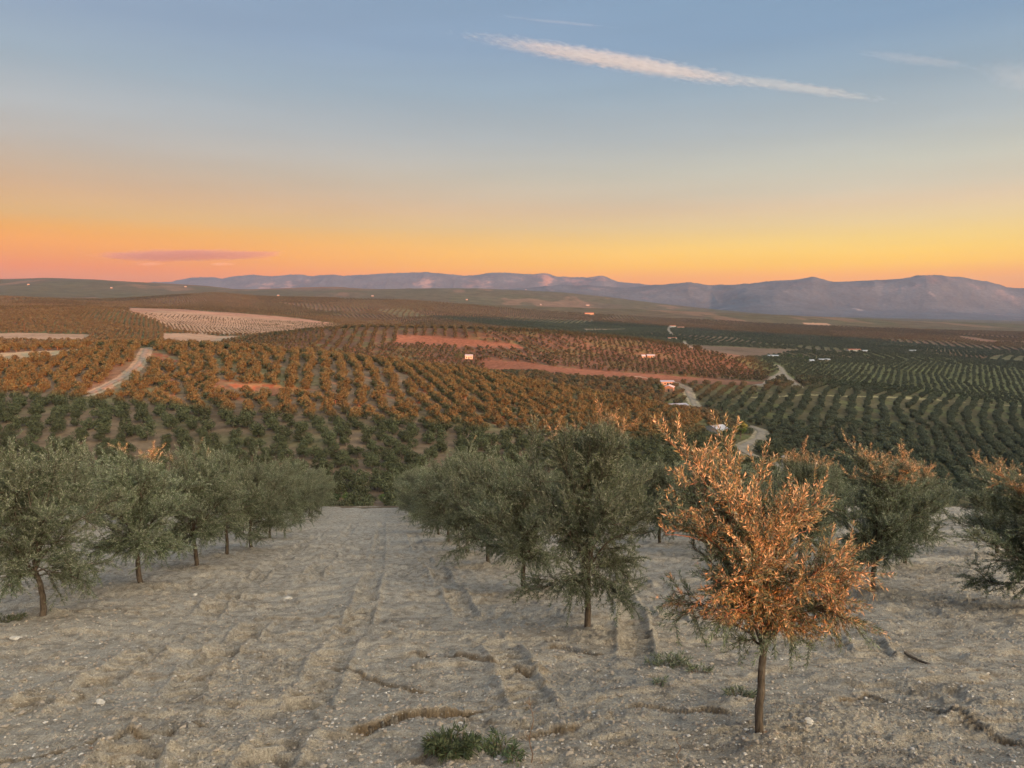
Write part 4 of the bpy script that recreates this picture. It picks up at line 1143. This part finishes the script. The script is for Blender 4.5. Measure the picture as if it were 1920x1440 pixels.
# protos for the mass of the groves (joined trunk + crown, used only through the grove's nodes)
NEARP = [clump_tree(200 + i, nclump=18, per=80, size=.32, joined=True) for i in range(4)]
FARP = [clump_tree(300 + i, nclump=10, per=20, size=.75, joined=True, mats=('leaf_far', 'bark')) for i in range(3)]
SHADEP = [clump_tree(400 + i, nclump=10, per=20, size=.75, joined=True, mats=('leaf_shade', 'bark')) for i in range(3)]
SHADEN = [clump_tree(450 + i, nclump=18, per=80, size=.32, joined=True, mats=('leaf_shade', 'bark')) for i in range(3)]
def grove(name, sel, protos, label):
    idx = np.nonzero(sel)[0]
    V = np.stack([x[idx], y[idx], z[idx] - .1], 1).astype(np.float32)
    me = bpy.data.meshes.new(name); me.vertices.add(len(V)); me.vertices.foreach_set('co', V.ravel())
    for nm_, arr, ty_ in (('scl', sc_[idx], 'FLOAT'), ('rz', rot[idx], 'FLOAT'), ('pid', (idx % len(protos)), 'INT')):
        a = me.attributes.new(nm_, ty_, 'POINT'); a.data.foreach_set('value', np.asarray(arr, np.float32 if ty_ == 'FLOAT' else np.int32))
    o = link(name, me); tag(o, label, 'olive groves', kind='stuff')
    ng = bpy.data.node_groups.new(name + '_nodes', 'GeometryNodeTree')
    ng.interface.new_socket('Geometry', in_out='INPUT', socket_type='NodeSocketGeometry')
    ng.interface.new_socket('Geometry', in_out='OUTPUT', socket_type='NodeSocketGeometry')
    N, L = ng.nodes, ng.links
    gi, go = N.new('NodeGroupInput'), N.new('NodeGroupOutput'); jn = N.new('GeometryNodeJoinGeometry')
    def attr(nm_, ty_):
        n = N.new('GeometryNodeInputNamedAttribute'); n.data_type = ty_; n.inputs['Name'].default_value = nm_; return n.outputs['Attribute']
    sa, ra_, pa = attr('scl', 'FLOAT'), attr('rz', 'FLOAT'), attr('pid', 'INT')
    cx = N.new('ShaderNodeCombineXYZ'); L.new(ra_, cx.inputs[2])
    cs_ = N.new('ShaderNodeCombineXYZ')
    for k in range(3): L.new(sa, cs_.inputs[k])
    for k, pm in enumerate(protos):
        po_ = bpy.data.objects.new('grove_tree', pm)
        oi = N.new('GeometryNodeObjectInfo'); oi.inputs['Object'].default_value = po_; oi.inputs['As Instance'].default_value = True
        cmpn = N.new('FunctionNodeCompare'); cmpn.data_type = 'INT'; cmpn.operation = 'EQUAL'
        L.new(pa, cmpn.inputs[2]); cmpn.inputs[3].default_value = k
        ip = N.new('GeometryNodeInstanceOnPoints')
        L.new(gi.outputs[0], ip.inputs['Points']); L.new(cmpn.outputs[0], ip.inputs['Selection']); L.new(oi.outputs['Geometry'], ip.inputs['Instance'])
        L.new(cx.outputs[0], ip.inputs['Rotation']); L.new(cs_.outputs[0], ip.inputs['Scale'])
        L.new(ip.outputs[0], jn.inputs[0])
    L.new(jn.outputs[0], go.inputs[0])
    md = o.modifiers.new('plant', 'NODES'); md.node_group = ng
    return o
par = PT[:, 2].astype(int); shaden = np.isin(par, [7, 8, 9, 10, 11, 12, 13])  # parcels whose shade is painted by darker leaves
grove('olive_grove', (~isind) & (y < 620) & ~shaden, NEARP, 'thousands of olive trees covering the sunny hill beyond the valley')
grove('shaded_olive_grove', (~isind) & (y < 620) & shaden, SHADEN, 'olive trees with shade-darkened leaves in rows on the slope at the right and behind the sunny hill')
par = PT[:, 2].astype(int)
deep = np.isin(par, [25, 26, 27, 21, 22, 23, 24]) | ((par >= 30) & (np.array([(k * 7919) % 10 for k in par]) < 6))  # painted shade for far left hill and plain; other parcels vary at random
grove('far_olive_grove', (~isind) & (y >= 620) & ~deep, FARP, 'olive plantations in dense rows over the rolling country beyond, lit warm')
grove('shaded_deep_grove', (~isind) & (y >= 620) & deep, SHADEP, 'deep green olive plantations, leaves darkened for shade and variety, on the far left hill and the far plain')

# ================================================================== small things on the near field
def pebble_mesh(n, smin, smax, ymin, ymax, seed, density_pow=1.):
    rg = np.random.default_rng(seed)
    base = np.array([[1, 0, 0], [-1, 0, 0], [0, 1, 0], [0, -1, 0], [0, 0, 1], [0, 0, -1]], float)
    fc = np.array([[0, 2, 4], [2, 1, 4], [1, 3, 4], [3, 0, 4], [2, 0, 5], [1, 2, 5], [3, 1, 5], [0, 3, 5]])
    # subdivide once for rounder stones
    vs = [tuple(v) for v in base]; mp_ = {}; nf = []
    def mid(a, b):
        k = (min(a, b), max(a, b))
        if k not in mp_:
            v = (np.array(vs[a]) + np.array(vs[b])) / 2; v /= np.linalg.norm(v); mp_[k] = len(vs); vs.append(tuple(v * .93))
        return mp_[k]
    for a, b, c in fc:
        ab, bc, ca = mid(a, b), mid(b, c), mid(c, a); nf += [[a, ab, ca], [ab, b, bc], [ca, bc, c], [ab, bc, ca]]
    base = np.array(vs); fc = np.array(nf)
    yv = np.exp(rg.uniform(math.log(ymin), math.log(ymax), n)); xv = rg.uniform(-.8, .8, n) * (yv + 1)
    j = np.clip(np.searchsorted(yg, yv) - 1, 0, len(yg) - 2); i = np.clip(np.searchsorted(ug, xv / (yv + 1)) - 1, 0, len(ug) - 2)
    zv = ZZ[j * len(ug) + i]
    s = smin * (smax / smin) ** (rg.random(n) ** 2.6)
    V = base[None] * (1 + rg.normal(0, .16, (n, len(base), 1)))
    V = V * np.stack([s * rg.uniform(.7, 1.4, n), s * rg.uniform(.7, 1.3, n), s * rg.uniform(.35, .75, n)], 1)[:, None]
    a = rg.uniform(0, 6.28, n); ca, sa = np.cos(a)[:, None], np.sin(a)[:, None]
    Vx = V[..., 0] * ca - V[..., 1] * sa; Vy = V[..., 0] * sa + V[..., 1] * ca
    V = np.stack([Vx + xv[:, None], Vy + yv[:, None], V[..., 2] + (zv + s * .12)[:, None]], -1).reshape(-1, 3)
    F_ = (np.arange(n)[:, None, None] * len(base) + fc[None]).reshape(-1, 3)
    return V, F_, np.repeat(rg.random(n), len(base))
def m_peb():
    m, nt, b = mat('pebbles')
    at = nd(nt, 'ShaderNodeAttribute', attribute_name='rnd')
    r = nd(nt, 'ShaderNodeValToRGB'); el = r.color_ramp.elements
    el[0].position = 0; el[0].color = (.24, .19, .14, 1); el[1].position = 1; el[1].color = (.55, .50, .42, 1)
    e = el.new(.45); e.color = (.36, .31, .24, 1); e = el.new(.75); e.color = (.48, .43, .36, 1)
    nt.links.new(at.outputs['Fac'], r.inputs[0])
    n = noise(nt, wpos(nt), 60, 3)
    hs = nd(nt, 'ShaderNodeHueSaturation'); nt.links.new(r.outputs[0], hs.inputs['Color']); nt.links.new(mrange(nt, n.outputs[0], .3, .7, .8, 1.2), hs.inputs['Value'])
    nt.links.new(hs.outputs[0], b.inputs['Base Color'])
    return m
M['peb'] = m_peb()
V, F_, rn = pebble_mesh(42000, .0045, .022, 2.6, 34, 5)
pb = link('gravel', np_mesh('gravel', V, F_, M['peb'], attrs={'rnd': rn})); tag(pb, 'pale pebbles and grit strewn over the dry soil', 'gravel', kind='stuff')
V, F_, rn = pebble_mesh(34000, .008, .034, 2.6, 30, 9)
M['clod'] = m_simple('soil_clod', (.30, .25, .19), .3, 20, 1.0)
cl = link('soil_clods', np_mesh('soil_clods', V, F_, M['clod'])); tag(cl, 'crumbs and clods of dry soil on the field', 'clods', kind='stuff')
# fallen leaves and bits of dry weed
rgl = np.random.default_rng(77); nL = 5200
yl = np.exp(rgl.uniform(math.log(3), math.log(34), nL)); xl = rgl.uniform(-.8, .8, nL) * (yl + 1)
keepl = fbm(xl / 1.3, yl / 1.3, 3, 151) > .02; xl, yl = xl[keepl], yl[keepl]
near_tree = []
for nm, k, tx_, ty_ in FG:
    if ty_ < 34:
        a_ = rgl.uniform(0, 6.28, 130); r_ = rgl.uniform(.1, 1.6, 130); near_tree.append(np.stack([tx_ + np.cos(a_) * r_, ty_ + np.sin(a_) * r_], 1))
near_tree = np.concatenate(near_tree); xl = np.r_[xl, near_tree[:, 0]]; yl = np.r_[yl, near_tree[:, 1]]
m_ = (yl > 2.6) & (np.abs(xl) < 1.1 * (yl + 1)); xl, yl = xl[m_], yl[m_]; nL = len(xl)
jl = np.clip(np.searchsorted(yg, yl) - 1, 0, len(yg) - 2); il = np.clip(np.searchsorted(ug, xl / (yl + 1)) - 1, 0, len(ug) - 2)
Pl = np.stack([xl, yl, ZZ[jl * len(ug) + il] + .006], 1); al_ = rgl.uniform(0, 6.28, nL)
Vl, Fl = leaves(Pl, np.stack([np.cos(al_), np.sin(al_), rgl.uniform(-.05, .35, nL)], 1), rgl.uniform(.03, .07, nL), rgl.uniform(.006, .012, nL), rgl, tilt=3)
lt = link('leaf_litter', np_mesh('leaf_litter', Vl, Fl, M['straw'])); tag(lt, 'dry fallen leaves scattered over the soil', 'leaf litter', kind='stuff')
# larger stones
def rock(px, py, s, label, seed):
    x, y = plane_pt(px, py); rg = np.random.default_rng(seed)
    import bmesh
    bm = bmesh.new(); bmesh.ops.create_icosphere(bm, subdivisions=3, radius=1)
    for v in bm.verts:
        c = v.co; n_ = 1 + .22 * math.sin(c.x * 3.1 + seed) * math.cos(c.y * 2.7 + seed * 2) + .1 * math.sin(c.z * 7 + c.x * 5 + seed)
        v.co = Vector((c.x * n_ * s * rg.uniform(1.35, 1.4), c.y * n_ * s, c.z * n_ * s * .55))
    me = bpy.data.meshes.new('stone'); bm.to_mesh(me); bm.free(); me.materials.append(M['stone'])
    o = link('stone', me); o.location = (x, y, ground_z(x, y) + s * .2); o.rotation_euler = (rg.uniform(-.2, .2), rg.uniform(-.2, .2), rg.uniform(0, 6))
    tag(o, label, 'stone', 'loose pale stones on the bare field')
rock(540, 1113, .07, 'pale stone lying alone in the middle of the bare strip', 1)
rock(30, 1200, .06, 'flat pale stone at left, below the bent trunk', 2)
rock(188, 1316, .045, 'tan stone on the lower left of the field', 3)
rock(1110, 1150, .04, 'small whitish stone just behind the tall straight trunk', 4)
rock(365, 1112, .06, 'pale stone right of the dark straight trunk', 5)
rock(100, 1166, .07, 'long pale stone at the foot of the bent trunk', 6)
rock(860, 1214, .04, 'small pale stone beside the dark hollow in the soil', 7)
rock(1516, 1372, .05, 'pale upright stone right of the nearest trunk', 8)

# weeds and fallen twigs
def weed(px, py, rad, nst, h, label, seed, name='weed', leafL=.07, matn='weed', flat=.5, group=None):
    x, y = plane_pt(px, py); rg = np.random.default_rng(seed)
    z = ground_z(x, y)
    root = empty(name, (x, y, z), 0, label, 'weed', group)
    paths, rads, LP, LD = [], [], [], []
    for k in range(nst):
        a = rg.uniform(0, 6.28); r = rad * math.sqrt(rg.random()) * .6
        p = np.array([math.cos(a) * r, math.sin(a) * r * .7, 0]); p[2] = ground_z(x + p[0], y + p[1]) - z
        a2 = a + rg.normal(0, .6); d = np.array([math.cos(a2) * flat, math.sin(a2) * flat, rg.uniform(.5, 1.)]) * h * rg.uniform(.6, 1.2)
        e = p + d; e[2] -= h * .25
        W = bezier(p, e, np.array([d[0] * .3, d[1] * .3, d[2] * .8]), 6)
        paths.append(W); rads.append(np.linspace(.003, .001, 6))
        n = int(22 * h / .2); tt = rg.uniform(.1, 1, n); seg = np.minimum((tt * 5).astype(int), 4); ff = (tt * 5 - seg)[:, None]
        LP.append(W[seg] * (1 - ff) + W[seg + 1] * ff); T = W[seg + 1] - W[seg]; T /= np.linalg.norm(T, axis=1)[:, None]
        LD.append(T * .8 + rg.normal(0, .5, (n, 3)))
    LP = np.concatenate(LP); LD = np.concatenate(LD); n = len(LP)
    V, Fq = leaves(LP, LD, rg.uniform(.7, 1.3, n) * leafL, rg.uniform(.8, 1.2, n) * leafL * .17, rg)
    sv, sf = tube_arrays(paths, rads, 4)
    link('stems', np_mesh('stems', sv, sf, M['straw']), root)
    link('leaves', np_mesh('leaves', V, Fq, M[matn], attrs={'rnd': np.repeat(rg.random(n), 4)}), root)
weed(850, 1424, .28, 70, .22, 'dense tuft of narrow green leaves at the bottom edge', 1, leafL=.085)
weed(930, 1420, .28, 34, .16, 'thin green sprays right of the dense tuft at the bottom edge', 2)
weed(1250, 1248, .45, 50, .14, 'low grey green weed on the soil between the two nearest trunks', 3, matn='leaf')
weed(1310, 1262, .22, 20, .12, 'small low weed just left of the nearest trunk', 4, matn='leaf')
weed(1235, 1290, .14, 10, .10, 'tiny weed below the low grey green one', 5, matn='leaf')
weed(1390, 1310, .26, 24, .13, 'sparse weed beside the foot of the nearest trunk', 6, matn='leaf')
weed(10, 1165, .5, 46, .14, 'green grass tuft at the left edge by the bent trunk', 7)
weed(965, 1436, .12, 10, .12, 'small green sprig at the bottom edge beside the tall stalk', 8)
def stalk(px, py, h, label, seed, twigs=5):
    x, y = plane_pt(px, py); rg = np.random.default_rng(seed)
    P = np.array([[0, 0, -.03]] + [[.02 * math.sin(k * 1.3 + seed) , .01 * k / 6, h * k / 8] for k in range(1, 9)], float)
    V, Fq = tube_arrays([P], [np.linspace(.0055, .0022, 9)], 5)
    root = empty('dry_stalk', (x, y, ground_z(x, y)), 0, label, 'stalk')
    link('stem', np_mesh('stem', V, Fq, M['straw']), root)
    ps, rs_ = [], []
    for k in range(twigs):
        i = rg.integers(3, 8); d = np.array([rg.choice([-1, 1]) * rg.uniform(.02, .05), 0, rg.uniform(.03, .06)])
        ps.append(np.stack([P[i], P[i] + d * .5, P[i] + d])); rs_.append([.002, .0016, .001])
    V, Fq = tube_arrays(ps, rs_, 4); link('twigs', np_mesh('twigs', V, Fq, M['straw']), root)
stalk(996, 1436, .62, 'tall thin dry stalk standing at the bottom edge', 1, 9)
stalk(1272, 1440, .24, 'short reddish dry stalk at the bottom, left of the nearest trunk', 2, 2)
def stick(px0, py0, px1, py1, r, label):
    a, b = plane_pt(px0, py0), plane_pt(px1, py1)
    n = 12; t = np.linspace(0, 1, n)
    X = a[0] + (b[0] - a[0]) * t + .03 * np.sin(t * 5); Y = a[1] + (b[1] - a[1]) * t + .02 * np.sin(t * 7 + 1)
    P = np.array([[X[i], Y[i], ground_z(X[i], Y[i]) + r * .9] for i in range(n)])
    P[:, 2] = np.convolve(np.pad(P[:, 2], 1, 'edge'), [1 / 3] * 3, 'valid') + .01
    o_ = P[0].copy(); V, Fq = tube_arrays([P - o_], [np.linspace(r, r * .5, n)], 7)
    o = link('fallen_branch', np_mesh('fallen_branch', V, Fq, M['bark'], smooth=True)); o.location = o_
    tag(o, label, 'branch')
stick(1697, 1230, 1778, 1252, .022, 'dark fallen branch lying on the soil at the right')
stick(1730, 1196, 1770, 1200, .012, 'short thin twig on the soil above the fallen branch')

# ================================================================== clouds (beyond the haze)
def m_cloud(name, dens, col, scale, stretch, thr=.42, soft=.25, ani=.2):
    m = bpy.data.materials.new(name); m.use_nodes = True; nt = m.node_tree; nt.nodes.clear()
    out = nd(nt, 'ShaderNodeOutputMaterial'); v = nd(nt, 'ShaderNodeVolumePrincipled')
    nt.links.new(v.outputs[0], out.inputs['Volume'])
    tcn = nd(nt, 'ShaderNodeTexCoord')
    mp_ = nd(nt, 'ShaderNodeMapping'); mp_.inputs['Scale'].default_value = stretch
    nt.links.new(tcn.outputs['Object'], mp_.inputs[0])
    n = noise(nt, mp_.outputs[0], scale, 5, .6)
    # fade to nothing toward the rim: object space radius 0..1 on the unit shape
    ln = nd(nt, 'ShaderNodeVectorMath', operation='LENGTH')
    nt.links.new(tcn.outputs['Object'], ln.inputs[0])
    rim = mrange(nt, ln.outputs['Value'], 1.0, .35)
    nm_ = nd(nt, 'ShaderNodeMath', operation='MULTIPLY'); nt.links.new(n.outputs[0], nm_.inputs[0]); nm_.inputs[1].default_value = 2.0
    s = nd(nt, 'ShaderNodeMath', operation='ADD'); nt.links.new(nm_.outputs[0], s.inputs[0])
    k = nd(nt, 'ShaderNodeMath', operation='MULTIPLY_ADD'); nt.links.new(rim, k.inputs[0]); k.inputs[1].default_value = .9; k.inputs[2].default_value = -1.38
    nt.links.new(k.outputs[0], s.inputs[1])
    d = mrange(nt, s.outputs[0], 0.0, soft + .3, 0, dens)
    nt.links.new(d, v.inputs['Density']); v.inputs['Color'].default_value = (*col, 1); v.inputs['Anisotropy'].default_value = ani
    return m
def sphere_me(name, m, seg=40, rings=20):
    import bmesh
    bm = bmesh.new(); bmesh.ops.create_uvsphere(bm, u_segments=seg, v_segments=rings, radius=1)
    me = bpy.data.meshes.new(name); bm.to_mesh(me); bm.free(); me.materials.append(m); return me
def sky_pt(px, py, Y):
    return Vector((float(uu(px, py)) * Y, Y, float(vv(py)) * Y))
def cloud(name, p0, p1, Y0, Y1, r_px, m, label, cat='cloud', depth=1.0):
    a, b = sky_pt(*p0, Y0), sky_pt(*p1, Y1)
    c = (a + b) / 2; d = (b - a)
    o = link(name, sphere_me(name, m)); o.location = c
    o.rotation_euler = d.to_track_quat('X', 'Z').to_euler()
    r = r_px * (Y0 + Y1) / 2 / F_PX
    o.scale = (d.length / 2, r * depth, r)
    tag(o, label, cat); return o
cloud('contrail', (790, 52), (1520, 176), 24000, 24000, 22, m_cloud('contrail_ice', .0023, (.6, .82, .88), 3.0, (8, 1.3, 1.8)), 'broad white vapour trail slanting across the upper sky', 'contrail')
cloud('contrail', (1240, 126), (1720, 197), 24000, 24000, 14, m_cloud('contrail_thin', .0012, (.55, .82, .92), 3.0, (4, .8, 1.0)), 'faint fraying right end of the broad vapour trail', 'contrail')
cloud('contrail', (900, 26), (1190, 56), 24000, 24000, 4, m_cloud('contrail_hair', .0015, (.55, .78, .95), 2.0, (2, .5, .6)), 'hair thin vapour trail above the broad one', 'contrail')
cloud('cirrus_cloud', (1560, 92), (1880, 132), 24000, 24000, 13, m_cloud('cirrus_a', .0004, (.55, .8, .95), 2.5, (3, .8, 1)), 'thin wispy streak of cloud in the upper right sky')
cloud('cirrus_cloud', (1800, 120), (2040, 170), 24000, 24000, 34, m_cloud('cirrus_b', .00012, (.55, .8, .95), 2.5, (2.5, .8, 1.3)), 'soft pale cloud patch at the right edge of the sky')
cloud('lens_cloud', (95, 477), (580, 479), 26000, 26000, 15, m_cloud('lens_cloud_vapour', .0030, (.62, .42, .33), 1.6, (1.5, .8, .7), soft=.1), 'long lens shaped mauve cloud low in the left sky', depth=3)
cloud('cloud_wisp', (240, 495), (320, 495), 26000, 26000, 5, m_cloud('wisp_a', .0012, (.8, .7, .75), 1.6, (1.5, .8, .7)), 'small grey wisp under the left half of the lens cloud', depth=3)
cloud('cloud_wisp', (380, 494), (450, 496), 26000, 26000, 5, m_cloud('wisp_b', .0012, (.8, .7, .75), 1.6, (1.5, .8, .7)), 'small grey wisp under the right half of the lens cloud', depth=3)

# ================================================================== haze
hz = bpy.data.materials.new('haze_air'); hz.use_nodes = True; nt = hz.node_tree; nt.nodes.clear()
out = nd(nt, 'ShaderNodeOutputMaterial'); v = nd(nt, 'ShaderNodeVolumePrincipled'); nt.links.new(v.outputs[0], out.inputs['Volume'])
v.inputs['Density'].default_value = HAZE_D; v.inputs['Color'].default_value = (*HAZE_C, 1)
zmin = min(float(Z2.min()), float(Z3.min()), float(gZ.min())) - 1.0
zmax = max(float(Z3.max()), 20) + 20
vb, fb = box(-30500, 30500, -1500, 21100, zmin, zmax)
ho = link('haze', np_mesh('haze', vb, fb, hz)); tag(ho, 'thin evening haze over the whole country', 'haze', kind='stuff')
print('zmin', zmin, 'zmax', zmax)
